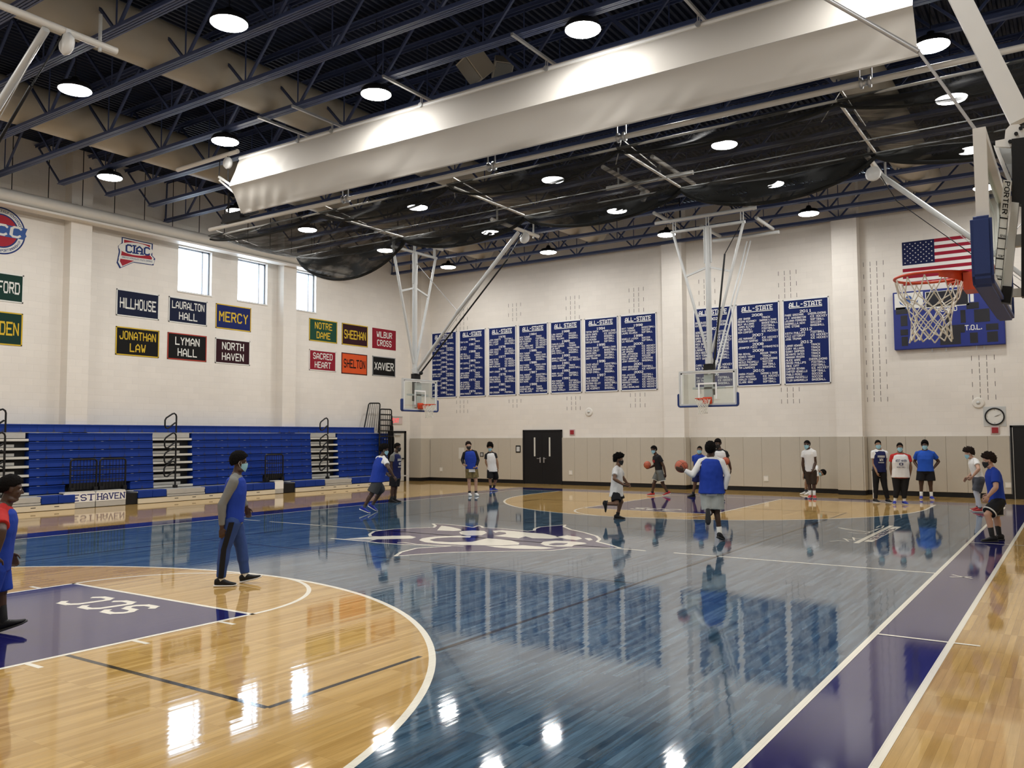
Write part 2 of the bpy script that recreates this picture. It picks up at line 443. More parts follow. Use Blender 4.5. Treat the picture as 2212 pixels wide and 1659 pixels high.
for px in (
    [(745,1164),(800,1160),(850,1157.5),(885,1157.5),(899,1160.5),(890,1163.5),(855,1164.5),(800,1165.5)],
    [(944,1146),(950,1139),(954,1135.7),(975,1138.5),(994,1143),(997,1146),(980,1147.3)],
    [(992,1150.5),(998,1147.5),(1020,1146),(1046,1147),(1052,1151.5),(1040,1156.5),(1010,1157.5),(996,1154.5)],
    [(1064,1147),(1085,1145.5),(1110,1147.5),(1140,1150.5),(1175,1153),(1200,1158),(1212,1162.5),(1190,1164),(1150,1163),(1135,1159),(1120,1163),(1090,1160),(1066,1158),(1080,1156),(1094,1153.5),(1092,1150.5),(1078,1149),(1070,1151.5)],
    [(905,1167),(912,1163),(940,1159),(990,1157.5),(1018,1158.5),(1015,1161.5),(975,1160.8),(945,1162.5),(928,1166),(938,1169.5),(975,1171.5),(1020,1170.5),(1040,1166),(1052,1163),(1080,1165),(1105,1168),(1122,1173),(1120,1177),(1080,1178.5),(1000,1177.5),(950,1175),(918,1171.5)],
    [(1048,1178.8),(1090,1179.5),(1130,1178),(1168,1181),(1200,1184.3),(1170,1186.5),(1110,1185.5),(1070,1182.5)],
    [(1167,1175),(1174,1170.5),(1200,1168),(1240,1170),(1262,1172.5),(1268,1174.5),(1240,1178),(1235,1181),(1205,1181),(1178,1179)],
    [(1200,1160),(1225,1156.5),(1250,1160),(1258,1164),(1245,1167),(1225,1165)],
    [(1262,1163),(1275,1162.5),(1281,1166.5),(1272,1168)]):
    blob(px, 5, 3)
for px in ([(928,1167.3),(945,1163.6),(975,1162),(996,1163.8),(1012,1166.8),(985,1169.5),(950,1170)], [(1184,1176),(1200,1173),(1228,1173.5),(1218,1177.5),(1196,1178.5)]):
    blob(px, 6, 2)
fstroke(fpx([(860,1172.5),(872,1172),(900,1176),(950,1178),(1000,1180)]), 0.05, 6)
FLOOR = struct(fl.build('floor', [M_MAPLE, M_BLUEW, M_NAVYP, M_LINE, M_BLACKL], fix=False))

# ================================================================== walls
PD = 0.45     # pilaster depth
M_SLOT = mat('dark sound slot', (0.05, 0.045, 0.04), 0.9)
wb = MB()
wb.box((XL-0.4, YB, 0), (XR+0.4, YB+0.3, ZC))
# chase in the corner and two pilasters standing out from the back wall
X_CH = onY(929, 800, YB).x
Y_CH = onX(909.5, 800, X_CH).y
PIL = []
for pl, pr in ((1429, 1472.6), (1798, 1853)):
    y = YB-PD
    PIL.append((onY(pl, 600, y).x, onY(pr, 600, y).x, y))
for q in [(XL, X_CH, Y_CH)]+PIL:
    o = MB(); o.box((q[0], q[2], 0), (q[1], YB+0.01, ZC)); struct(o.build('wall_pilaster', M_WALLB))
# slotted sound-absorbing blocks: columns of vertical slits
def slots(px, vtop, vbot, skip, w=0.014):
    c = onY(px, (vtop+vbot)/2, YB); zt = onY(px, vtop, YB).z; zb = onY(px, vbot, YB).z
    k = 0; z = zt
    while z > zb+0.1:
        for j in (-1.5, -0.5, 0.5, 1.5):
            if (abs(j) > 1 and k % 2) or (skip[0] < z and z-0.15 < skip[1]): continue
            x = c.x+j*0.203
            wb.box((x-w/2, YB-0.002, z-0.15), (x+w/2, YB+0.01, z), 1)
        z -= 0.203; k += 1
BZ = (3.66, 6.63)
for px, vt, vb, sk in ((998,666,892,BZ), (1112,655,888,BZ), (1238,639,884,BZ), (1376,621,881,BZ), (1529,602,868,BZ), (1704,584,872,BZ), (1891,564,867,(0,0)), (2120,540,862,(4.5,9))):
    slots(px, vt, vb, sk)
struct(wb.build('wall_back', [M_WALLB, M_SLOT]))

# bleacher wall with three high windows
WT = 0.32
def wrect(u0, v0, u1, v1):
    a = onX(u0, v0, XL); b = onX(u1, v1, XL)
    return (a.y, b.y, b.z, a.z)
WINS = [wrect(386, 533, 456.5, 640.5), wrect(514.5, 556, 577, 658.5), wrect(638.5, 583, 682.5, 676)]
zlo = sum(w[2] for w in WINS)/3; zhi = sum(w[3] for w in WINS)/3
wl = MB()
x0, x1 = XL-WT, XL
wl.box((x0, YF, 0), (x1, YB, zlo)); wl.box((x0, YF, zhi), (x1, YB, ZC))
ys = [YF]
for w in WINS: ys += [w[0], w[1]]
ys.append(YB)
for i in range(0, len(ys), 2): wl.box((x0, ys[i], zlo), (x1, ys[i+1], zhi))
LP = []
for pl, pr, vv in ((154, 200, 480), (612, 640, 700)):
    a = onX(pl, vv, XL+0.38).y; b = onX(pr, vv, XL+0.38).y
    LP.append((a, b)); o = MB(); o.box((XL-0.01, a, 0), (XL+0.38, b, ZC)); struct(o.build('wall_pilaster', M_WALLL))
struct(wl.build('wall_left', [M_WALLL]))
o = MB(); o.box((XR, YF, 0), (XR+0.3, YB, ZC)); struct(o.build('wall_right', [M_WALLL]))
o = MB(); o.box((XL, YF-0.3, 0), (XR, YF, ZC)); struct(o.build('wall_front', [M_WALLB]))
M_FRAME = mat('grey window frame', (0.32, 0.36, 0.42), 0.4, metal=0.4)
M_GLASS = bpy.data.materials.new('window glass'); M_GLASS.use_nodes = True
def thin_glass(m, tint, fac=0.10):
    N, L = m.node_tree.nodes, m.node_tree.links
    for q in list(N):
        if q.type != 'OUTPUT_MATERIAL': N.remove(q)
    out = [q for q in N if q.type == 'OUTPUT_MATERIAL'][0]
    t = N.new('ShaderNodeBsdfTransparent'); t.inputs[0].default_value = (*tint, 1)
    g = N.new('ShaderNodeBsdfGlossy'); g.inputs['Roughness'].default_value = 0.03
    mx = N.new('ShaderNodeMixShader'); mx.inputs[0].default_value = fac
    L.new(t.outputs[0], mx.inputs[1]); L.new(g.outputs[0], mx.inputs[2]); L.new(mx.outputs[0], out.inputs[0])
thin_glass(M_GLASS, (0.97, 0.985, 1.0), 0.05)
for i, w in enumerate(WINS):
    y0, y1 = w[0], w[1]
    f = MB(); xm = XL-0.17; t = 0.055
    for a, b in (((y0, zlo), (y1, zlo+t)), ((y0, zhi-t), (y1, zhi)), ((y0, zlo), (y0+t, zhi)), ((y1-t, zlo), (y1, zhi)), ((y1-0.30, zlo), (y1-0.26, zhi))):
        f.box((xm-0.03, a[0], a[1]), (xm+0.03, b[0], b[1]))
    wf = struct(f.build('window_%d' % (i+1), M_FRAME))
    g = MB(); g.face([(xm, y0+t, zlo+t), (xm, y1-t, zlo+t), (xm, y1-t, zhi-t), (xm, y0+t, zhi-t)]); g.build('pane', M_GLASS, wf)
    s = MB(); s.box((XL-0.14, y0-0.02, zlo-0.03), (XL+0.03, y1+0.02, zlo+0.012)); s.build('sill', M_WHITE, wf)

# ================================================================== doors
def lever(mb, p, nx, out):
    p = Vector(p); out = Vector(out); r = Vector(nx)
    a = out.cross(r)
    mb.bar(p-Vector((0,0,0.11))+out*0.012, p+Vector((0,0,0.11))+out*0.012, 0.05, 0.02)
    mb.tube(p+Vector((0,0,0.06))+out*0.02, p+Vector((0,0,0.06))+out*0.06, 0.012)
    mb.tube(p+Vector((0,0,0.06))+out*0.06, p+Vector((0,0,0.06))+out*0.06+r*0.13, 0.011)
M_LITE = mat('pale door lite', (0.62, 0.62, 0.56), 0.15)
dx0, dx1 = onY(1131, 990, YB).x, onY(1215.2, 990, YB).x
dz = onY(1173, 928.6, YB).z
d = MB(); fw = 0.06
d.box((dx0, YB-0.06, 0), (dx0+fw, YB+0.02, dz)); d.box((dx1-fw, YB-0.06, 0), (dx1, YB+0.02, dz)); d.box((dx0, YB-0.06, dz-fw), (dx1, YB+0.02, dz))
D1 = struct(d.build('door_1', M_BLACK))
xm = (dx0+dx1)/2
for s, (a, b) in ((-1, (dx0+fw, xm-0.003)), (1, (xm+0.003, dx1-fw))):
    l = MB(); l.bevbox((a, YB-0.045, 0.012), (b, YB-0.001, dz-fw), 0.004); lf = l.build('leaf', M_BLACK, D1)
    cx = xm+s*0.36
    g = MB(); g.box((cx-0.035, YB-0.05, 1.13), (cx+0.035, YB-0.03, 1.90)); g.build('vision_panel', M_LITE, lf)
    h = MB(); lever(h, (xm+s*0.09, YB-0.045, 0.98), (s, 0, 0), (0, -1, 0)); h.build('door_handle', M_STEELG, lf)
ex0 = onY(2184.5, 1000, YB).x
d = MB(); ez = onY(2190, 919, YB).z; ex1 = ex0+2.0
d.box((ex0, YB-0.06, 0), (ex0+fw, YB+0.02, ez)); d.box((ex1-fw, YB-0.06, 0), (ex1, YB+0.02, ez)); d.box((ex0, YB-0.06, ez-fw), (ex1, YB+0.02, ez))
D2 = struct(d.build('door_2', M_BLACK))
l = MB(); l.bevbox((ex0+fw, YB-0.045, 0.012), ((ex0+ex1)/2, YB-0.001, ez-fw), 0.004); l.build('leaf', M_BLACK, D2)
l = MB(); l.bevbox(((ex0+ex1)/2+0.004, YB-0.045, 0.012), (ex1-fw, YB-0.001, ez-fw), 0.004); l.build('leaf', M_BLACK, D2)
l = MB(); l.box((ex0+0.062, YB-0.064, 0), (ex0+0.075, YB-0.058, ez-fw)); l.build('edge_strip', M_ALU, D2)
# side door by the corner
cy1 = onX(875, 980, XL).y; cy0 = cy1-1.12; cz = onX(860, 931, XL).z
d = MB()
d.box((XL-0.02, cy0, 0), (XL+0.07, cy0+0.09, cz)); d.box((XL-0.02, cy1-0.12, 0), (XL+0.07, cy1, cz)); d.box((XL-0.02, cy0, cz-0.09), (XL+0.07, cy1, cz))
D3 = struct(d.build('door_3', M_BLACK))
M_DOORG = mat('pale grey door', (0.58, 0.56, 0.50), 0.45)
l = MB(); l.bevbox((XL+0.001, cy0+0.09, 0.01), (XL+0.045, cy1-0.12, cz-0.09), 0.004); lf = l.build('leaf', M_DOORG, D3)
l = MB(); l.bevbox((XL+0.045, cy0+0.35, cz-0.2), (XL+0.10, cy0+0.75, cz-0.12), 0.008); l.build('door_closer', M_ALU, lf)
l = MB(); l.bar((XL+0.09, cy0+0.15, 1.0), (XL+0.09, cy1-0.17, 1.0), 0.05, 0.05); l.bar((XL+0.045, cy0+0.2, 1.0), (XL+0.09, cy0+0.2, 1.0), 0.05); l.bar((XL+0.045, cy1-0.22, 1.0), (XL+0.09, cy1-0.22, 1.0), 0.05); l.build('push_bar', M_BLACK, lf)

# ================================================================== wall pads and black base along the back wall
ZP0, ZP1 = 0.15, 1.885
bb = MB()
segs = [((XL, Y_CH), (X_CH, Y_CH)), ((X_CH, Y_CH), (X_CH, YB)), ((X_CH, YB), (dx0, YB)), ((dx1, YB), (PIL[0][0], YB)), ((PIL[0][0], YB), (PIL[0][0], PIL[0][2])), ((PIL[0][0], PIL[0][2]), (PIL[0][1], PIL[0][2])), ((PIL[0][1], PIL[0][2]), (PIL[0][1], YB)),
        ((PIL[0][1], YB), (PIL[1][0], YB)), ((PIL[1][0], PIL[1][2]), (PIL[1][1], PIL[1][2])), ((PIL[1][1], PIL[1][2]), (PIL[1][1], YB)), ((PIL[1][1], YB), (ex0, YB))]
for a, b in segs:
    if abs(a[1]-b[1]) < 1e-6: bb.box((a[0], a[1]-0.04, 0), (b[0], a[1], ZP0-0.005))
    else: bb.box((a[0]-0.01, min(a[1], b[1])-0.04, 0), (a[0]+0.04, max(a[1], b[1]), ZP0-0.005))
struct(bb.build('baseboard_back', M_BLACK))
ORD = ['first','second','third','fourth','fifth','sixth','seventh','eighth','ninth','tenth','eleventh','twelfth','thirteenth','fourteenth','fifteenth','sixteenth','seventeenth','eighteenth','nineteenth','twentieth','twenty-first','twenty-second','twenty-third','twenty-fourth']
def pad_run(x0, x1, y, n, lab, rev=False):
    w = (x1-x0)/n
    for i in range(n):
        m = MB(); m.bevbox((x0+i*w+0.0018, y-0.055, ZP0), (x0+(i+1)*w-0.0018, y-0.001, ZP1), 0.007)
        k = n-1-i if rev else i
        o = m.build('wall_pad', M_PAD)
        tag(o, lab % ORD[k] if '%s' in lab else lab, 'wall pad', 'taupe wall pads along the back wall')
pad_run(X_CH+0.06, dx0-0.01, YB, 8, '%s taupe wall pad to the left of the black double doors', True)
pad_run(dx1+0.01, PIL[0][0], YB, 8, '%s taupe wall pad to the right of the black double doors')
pad_run(PIL[0][0], PIL[0][1], PIL[0][2], 1, 'taupe wall pad on the front of the narrow pilaster under the main basket')
pad_run(PIL[0][1]+0.06, PIL[1][0], YB, 8, '%s taupe wall pad right of the pilaster under the main basket')
pad_run(PIL[1][0], PIL[1][1], PIL[1][2], 2, '%s taupe pad on the pilaster left of the scoreboard')
pad_run(PIL[1][1]+0.06, ex0-0.02, YB, 7, '%s taupe wall pad below the scoreboard counting from the pilaster')
pad_run(XL+0.05, X_CH, Y_CH, 1, 'taupe wall pad facing out on the corner chase beside the side door')
for x, ya, yb, lab in ((X_CH, Y_CH-0.05, YB-0.06, 'taupe wall pad on the right flank of the corner chase'), (PIL[0][1], PIL[0][2]-0.05, YB-0.06, 'taupe wall pad on the right flank of the pilaster under the main basket'), (PIL[1][1], PIL[1][2]-0.05, YB-0.06, 'taupe wall pad on the right flank of the pilaster left of the scoreboard')):
    m = MB(); m.bevbox((x+0.001, ya, ZP0), (x+0.055, yb, ZP1), 0.012)
    tag(m.build('wall_pad', M_PAD), lab, 'wall pad', 'taupe wall pads along the back wall')
# small boxes let into the pads
def plate(u, v, w, h, m_, lab, name, cat, y=YB-0.056, dep=0.012, ins=None):
    p = onY(u, v, y); q = MB(); q.bevbox((p.x-w/2, y-dep, p.z-h/2), (p.x+w/2, y+0.001, p.z+h/2), 0.003)
    o = q.build(name, m_); tag(o, lab, cat)
    if ins:
        q = MB(); q.box((p.x-w*0.33, y-dep-0.003, p.z-h*0.33), (p.x+w*0.33, y-dep+0.001, p.z+h*0.33)); q.build('cover', ins, o)
    return o
plate(997, 979, 0.30, 0.48, M_ALUW, 'pale access panel in the wall pads left of the two players', 'access_panel', 'panel')
plate(953, 1014, 0.16, 0.18, M_ALUW, 'small outlet box low in the pads near the corner chase', 'outlet_box', 'outlet', ins=M_CREAM)
plate(1233, 1021, 0.16, 0.18, M_ALUW, 'small outlet box low in the pads right of the double doors', 'outlet_box', 'outlet', ins=M_CREAM)
plate(1655, 1034, 0.17, 0.19, M_ALUW, 'small outlet box low in the pads behind the runner in blue', 'outlet_box', 'outlet', ins=M_CREAM)
plate(2178, 1048, 0.16, 0.16, M_ALUW, 'small outlet box low in the pads beside the right black door', 'outlet_box', 'outlet', ins=M_CREAM)
plate(1041, 982, 0.18, 0.18, M_BLACK, 'small dark switch plate in the pads beside the curly haired player', 'switch_plate', 'switch', ins=M_ALU)
plate(1119.5, 970, 0.24, 0.30, M_BLACK, 'small black framed notice on the pads left of the double doors', 'notice_frame', 'notice', ins=M_GREYP)

# ================================================================== roof: deck, joists, ducts
dk = MB(); n = 176; x = XL; w = (XR-XL)/n
prof = []
for i in range(n):
    xx = XL+i*w
    prof += [(xx, ZC), (xx+w*0.35, ZC), (xx+w*0.5, ZC+0.07), (xx+w*0.85, ZC+0.07)]
prof.append((XR, ZC))
vs = [(p[0], YF, p[1]) for p in prof]+[(p[0], YB, p[1]) for p in prof]; K = len(prof)
dk.add(vs, [(i, i+1, K+i+1, K+i) for i in range(K-1)])
dk.box((XL-0.3, YF, ZC+0.10), (XR+0.3, YB, ZC+0.2))
struct(dk.build('ceiling', M_DECK, fix=False))
ZJ = 9.05; ZT = 10.36
JY = [-0.9+1.383*k for k in range(-10, 13)]
PAN = 1.24
DUCTX = [-10.6, -5.43, 5.75]
def joist(y, x0, x1, full):
    m = MB()
    for dy in (-0.055, 0.055):
        m.box((x0, y+dy-0.045, ZJ), (x1, y+dy+0.045, ZJ+0.014)); m.box((x0, y+dy-0.007, ZJ), (x1, y+dy+0.007, ZJ+0.10))
        m.box((XL+0.02, y+dy-0.045, ZT+0.06), (XR-0.02, y+dy+0.045, ZT+0.075)); m.box((XL+0.02, y+dy-0.007, ZT), (XR-0.02, y+dy+0.007, ZT+0.075))
    x = -10.6+PAN; k = 0
    xs = [-10.6+PAN*(i-5) for i in range(0, 24)]
    for i, xb in enumerate(xs):
        # bottom nodes every other panel point, ducts pass between them
        if i % 2 == 0:
            for s in (-1, 1):
                xt = xb+s*PAN
                if x0 < xb < x1 and XL < xt < XR: m.bar((xb+s*0.02, y, ZJ+0.04), (xt, y, ZT+0.03), 0.048)
            if x0 < xb < x1: m.bar((xb, y, ZJ+0.04), (xb, y, ZT+0.03), 0.022)
    m.bar((x0, y, ZJ+0.04), (XL+0.1, y, ZT), 0.04)
    return m
for i, y in enumerate(sorted(JY, reverse=True)):
    long_ = (i % 4 == 1)
    xa = XL+0.05 if long_ else -14.1
    o = joist(y, xa, XR-0.1, long_).build('roof_joist', M_STEEL)
    struct(o); o['label'] = 'navy open web roof joist, %s from the back wall' % ORD[i]; o['group'] = 'roof joists'
M_DUCTS = M_DUCT
for x, lab in ((-10.6, 'beige round duct passing through the joists on the bleacher side'), (-5.43, 'beige round duct passing through the joists left of the speakers'), (5.75, 'beige round duct passing through the joists on the scoreboard side')):
    m = MB(); n = 28; r = 0.50
    m.tube((x, YF+0.5, 9.66), (x, YB-1.6, 9.66), r, n)
    y = YF+1.2
    while y < YB-2:
        m.tube((x, y-0.02, 9.66), (x, y+0.02, 9.66), r+0.012, n, cap=False); y += 1.383*2
    tag(m.build('air_duct', M_DUCTS), lab, 'duct', 'beige ducts in the roof')
# fat cream pipe above the bleachers
m = MB(); m.tube((-14.93, YF+0.5, 8.64), (-14.93, 11.5, 8.64), 0.19, 20); m.tube((-14.93, 11.5, 8.64), (-14.93, 11.55, 8.64), 0.17, 20)
y = -12
while y < 11:
    m.tube((-14.93, y-0.02, 8.64), (-14.93, y+0.02, 8.64), 0.2, 20, cap=False); y += 2.0
FD = tag(m.build('air_pipe', M_CREAM), 'fat cream supply pipe running along the bleacher wall below the joists', 'duct')
m = MB(); m.box((-15.15, YF+0.5, 8.36), (-14.75, 11.4, 8.42)); m.build('lower_ledge', M_CREAM, FD)
for y in range(-4, 11):
    m = MB(); m.tube((-14.93, y+0.2, 8.82), (-14.93, y+0.2, ZC), 0.012, 6); m.build('hanger_rod', M_BLACK, FD)

M_SPK = mat('speaker grille', (0.20, 0.19, 0.165), 0.7, var=0.1, vscale=60)
# ================================================================== lamps
M_EMIT = mat('lamp diffuser', (1, 1, 1), 0.5, emit=(1.0, 0.985, 0.955), estr=LAMP)
LX = [-11.7, -6.92, -2.15, 2.62, 7.45]
LY = [13.6, 9.85, 6.05, 3.2, -0.85, -4.4, -8.2, -12.2]
ZL = 8.84
def make_lamp(x, y):
    t = thing('bay_light', None, 'ceiling light', (x, y, ZL))
    m = MB(); m.lathe([(0.31, 0.0), (0.315, 0.05), (0.27, 0.12), (0.10, 0.17), (0.06, 0.26), (0.0, 0.26)], (x, y, ZL), 24); m.build('housing', M_BLACK, t)
    m = MB(); m.lathe([(0.30, 0.012), (0.29, -0.012), (0.22, -0.022), (0.0, -0.026)], (x, y, ZL), 24); m.build('diffuser', M_EMIT, t)
    m = MB(); m.bar((x, y, ZL+0.25), (x, y, 10.63), 0.012); m.build('hanger', M_BLACK, t)
    return t
ROWN = ['row nearest the back wall', 'second row from the back wall', 'row past the black netting', 'row behind the white curtain', 'row in front of the white curtain', 'second row before the white curtain', 'third row before the white curtain', 'fourth row before the white curtain']
COLN = ['above the bleachers', 'second from the bleachers', 'midway across the gym', 'second from the right', 'farthest right']
L0 = None
for j, y in enumerate(LY):
    for i, x in enumerate(LX):
        t = make_lamp(x, y) if L0 is None else copy_tree(L0)
        L0 = L0 or t
        t.location = (x, y, ZL)
        t['label'] = 'round lamp %s, %s' % (COLN[i], ROWN[j]); t['group'] = 'round ceiling lamps'
# ================================================================== basketball baskets
M_GLASSB = bpy.data.materials.new('clear backboard glass'); M_GLASSB.use_nodes = True
thin_glass(M_GLASSB, (0.93, 0.965, 0.955))

M_BPAD = mat('blue edge padding', (0.022, 0.045, 0.17), 0.55, spec=0.35, var=0.08, bump=0.08)
M_RIM = mat('orange rim paint', (0.62, 0.065, 0.015), 0.4, var=0.06)
M_NET = mat('white cord net', (0.74, 0.72, 0.64), 0.8)
M_WLINE = mat('white glass marking', (0.8, 0.8, 0.78), 0.5)
def hoop(label, bx, by, n, near=False, rear=False, front=4.1):
    n = Vector((n[0], n[1], 0)); t = Vector((-n.y, n.x, 0))
    B = Vector((bx, by, 0))
    def W(a, b, z): return B+n*a+t*b+Vector((0,0,z))
    root = thing('basketball_hoop', label, 'basketball hoop', (bx-n.x*0.25, by-n.y*0.25, 8.6))
    def obox(m, a0, a1, b0, b1, z0, z1, mi=0, r=0.0):
        c = [W(a, b, z) for z in (z0, z1) for a, b in ((a0,b0),(a1,b0),(a1,b1),(a0,b1))]
        m.add(c, [(0,3,2,1),(4,5,6,7),(0,1,5,4),(1,2,6,5),(2,3,7,6),(3,0,4,7)], mi)
    z0, z1 = 2.86, (3.78 if near else 3.93); hw = 0.915
    # backboard: glass in a frame, with the painted target
    m = MB(); f = 0.055
    obox(m, -0.07, 0.0, -hw, -hw+f, z0, z1); obox(m, -0.07, 0.0, hw-f, hw, z0, z1); obox(m, -0.07, 0.0, -hw+f, hw-f, z1-f, z1); obox(m, -0.07, 0.0, -hw+f, hw-f, z0, z0+f)
    bd = m.build('backboard', M_GREYP if not near else M_WHITE, root)
    m = MB(); obox(m, -0.03, -0.018, -hw+f, hw-f, z0+f, z1-f); m.build('glass', M_GLASSB, bd)
    m = MB()
    for a, b, c, d in ((-hw+f, -hw+f+0.045, z0+f, z1-f), (hw-f-0.045, hw-f, z0+f, z1-f), (-hw+f, hw-f, z1-f-0.045, z1-f), (-0.30, 0.30, 3.50, 3.55), (-0.30, -0.25, 3.05, 3.5), (0.25, 0.30, 3.05, 3.5)):
        m.face([W(-0.0165, a, c), W(-0.0165, b, c), W(-0.0165, b, d), W(-0.0165, a, d)])
    m.build('target_square', M_WLINE, bd)
    # padding along the lower edge and up both sides
    m = MB(); p0, p1, tk = -0.085, 0.03, 0.055
    out = [(-hw-tk, z0+0.36), (-hw-tk, z0-0.0), (-hw-tk+0.05, z0-tk), (hw+tk-0.05, z0-tk), (hw+tk, z0-0.0), (hw+tk, z0+0.36), (hw, z0+0.38), (hw, z0), (-hw, z0), (-hw, z0+0.38)]
    q = bmesh.new()
    vsA = [q.verts.new(W(p0, b, z)) for b, z in out]; vsB = [q.verts.new(W(p1, b, z)) for b, z in out]
    K = len(out)
    for i in range(K): q.faces.new((vsA[i], vsB[i], vsB[(i+1) % K], vsA[(i+1) % K]))
    for V in (vsA, vsB):
        for ids in ((0,1,8,9), (1,2,3,4,7,8), (4,5,6,7)): q.faces.new([V[i] for i in ids])
    bmesh.ops.recalc_face_normals(q, faces=q.faces[:])
    bmesh.ops.bevel(q, geom=[e for e in q.edges if len(e.link_faces) == 2 and e.calc_face_angle(0) > 0.4], offset=0.016, segments=2, affect='EDGES')
    m.bm(q); pd = m.build('edge_padding', M_BPAD, root)
    if near:
        m = MB()
        for z in (z0+0.10, z0+0.27):
            m.sphere(W(-0.0275-0.0, -hw-tk, z), (0.018, 0.006, 0.018), 8, 6)
        m.build('screw_plug', M_BLACK, pd)
    # rim and bracket
    zc = 3.05; rc = 0.385; R = 0.2285
    m = MB(); N_ = 40
    m.poly([W(rc+R*math.cos(2*PI*i/N_), R*math.sin(2*PI*i/N_), zc) for i in range(N_)], 0.010, 8, closed=True)
    N2 = 28
    def arc(r, a0, a1, k): return [W(rc-r*math.cos(math.radians(a0+(a1-a0)*i/k)), r*math.sin(math.radians(a0+(a1-a0)*i/k)), 0) for i in range(k+1)]
    A1 = arc(R+0.006, -68, 68, N2); A2 = arc(R+0.045, -62, 62, N2)
    for i in range(N2):
        z_ = Vector((0,0,zc)); d_ = Vector((0,0,-0.075))
        m.face([A1[i]+z_, A1[i+1]+z_, A1[i+1]+z_+d_*(1-abs(i/N2-0.5)), A1[i]+z_+d_*(1-abs(i/N2-0.5))])
        m.face([A1[i]+z_, A1[i+1]+z_, A2[i+1]+z_, A2[i]+z_])
    obox(m, -0.02, 0.16, -0.10, 0.10, zc-0.13, zc-0.005); obox(m, -0.02, 0.012, -0.14, 0.14, zc-0.15, zc+0.06)
    m.poly([W(rc+(R+0.0)*math.cos(a), (R+0.0)*math.sin(a), zc-0.022) for a in np.linspace(math.radians(115), math.radians(245), 16)], 0.007, 6)
    rim = m.build('rim', M_RIM, root)
    # net: diamonds of cord
    m = MB(); S = 12; rows = 8; L_ = 0.44; cr = 0.0042 if near else 0.006
    def rad(k):
        u = k/rows; return R*(1-u)+0.135*u - 0.055*math.sin(PI*u)*1.0
    random.seed(int(abs(bx*10+by)))
    jit = {}
    def pt(i, k):
        key = (i % S, k)
        if key not in jit: jit[key] = (random.uniform(-0.10, 0.10), random.uniform(-0.012, 0.012), random.uniform(-0.012, 0.012))
        ja, jr, jz = jit[key]
        a = 2*PI*(i+(0.5 if k % 2 else 0)+(ja if k else 0))/S; r = rad(k)+(jr if k else 0)
        z = zc-0.015-(0.13*min(k, 1)+(L_-0.13)*max(k-1, 0)/(rows-1))+(jz if k else 0)
        return W(rc+r*math.cos(a), r*math.sin(a), z)
    for k in range(rows):
        for i in range(S):
            p = pt(i, k)
            qa = pt(i, k+1) if k % 2 == 0 else pt(i+1, k+1); qb = pt(i-1, k+1) if k % 2 == 0 else pt(i, k+1)
            rr = cr if k < rows-2 else cr*1.3
            for q_ in (qa, qb):
                mid = (p+q_)/2+Vector((0,0,-0.008)) if k == 0 else (p+q_)/2
                m.poly([p, mid, q_], rr, 5)
    m.build('net', M_NET, rim)
    # mast and its sway braces
    mn = -0.27 if not near else -0.62
    m = MB(); zt = 8.42
    m.tube(W(mn, 0, z0+0.05), W(mn, 0, zt), 0.085, 16)
    m.tube(W(mn, 0.10, 7.3), W(mn, 0.10, zt), 0.03, 10); m.tube(W(mn, -0.10, 7.3), W(mn, -0.10, zt), 0.03, 10)
    m.build('mast', M_GREYP, root)
    m = MB(); m.tube(W(mn, 0, 4.18), W(mn, 0, 4.30), 0.105, 16); obox(m, mn-0.02, mn+0.16, -0.09, 0.09, 4.14, 4.34); m.build('collar', M_GREYP, root)
    for s in (-1, 1):
        m = MB(); m.tube(W(mn, s*1.14, 8.38), W(mn, s*0.07, 4.5), 0.045, 10); m.build('sway_brace', M_GREYP, root)
        m = MB(); zt_ = 7.0; m.bar(W(mn, s*0.72, 6.95), W(mn, s*0.06, 7.15), 0.05, 0.06); m.build('brace_tie', M_GREYP, root)
    m = MB(); m.tube(W(mn, -1.2, zt), W(mn, 1.2, zt), 0.05, 12)
    m.build('top_bar', M_GREYP, root)
    for s in (-1.1, 0, 1.1):
        m = MB(); m.bar(W(mn-0.02, s-0.04, zt), W(mn-0.02, s-0.04, 8.85), 0.02, 0.05); m.bar(W(mn-0.02, s+0.04, zt), W(mn-0.02, s+0.04, 8.85), 0.02, 0.05); m.build('clamp', M_GREYP, root)
    m = MB(); m.tube(W(mn, -1.75, 8.80), W(mn, 1.55, 8.80), 0.06, 12); m.build('ceiling_pipe', M_GREYP, root)
    for s in (-0.9, 0.8):
        m = MB(); m.bar(W(mn, s, 8.8), W(mn, s, 10.63), 0.03); m.build('hanger_rod', M_BLACK, root)
    for s in (-1.45, 1.3):
        m = MB(); m.tube(W(mn-0.55, s, 8.93), W(mn+0.75, s, 8.93), 0.055, 12); m.build('cross_pipe', M_GREYP, root)
    # board support with height adjuster
    m = MB()
    if near: obox(m, mn, -0.07, -0.03, 0.03, 3.2, 3.28)
    else: obox(m, -0.20, -0.07, -0.13, 0.13, z0+0.10, z1-0.12); obox(m, -0.2, -0.07, -0.5, 0.5, 3.36, 3.42)
    m.build('board_support', M_GREYP, root)
    m = MB(); obox(m, mn+0.02, mn+0.10, -0.16, -0.05, 3.18, 4.12); obox(m, mn+0.02, mn+0.10, 0.05, 0.16, 3.18, 4.12); obox(m, mn-0.02, mn+0.12, -0.17, 0.17, 3.95, 4.13); m.build('height_adjuster', M_BLACK, root)
    # fold-up strut and cables
    m = MB()
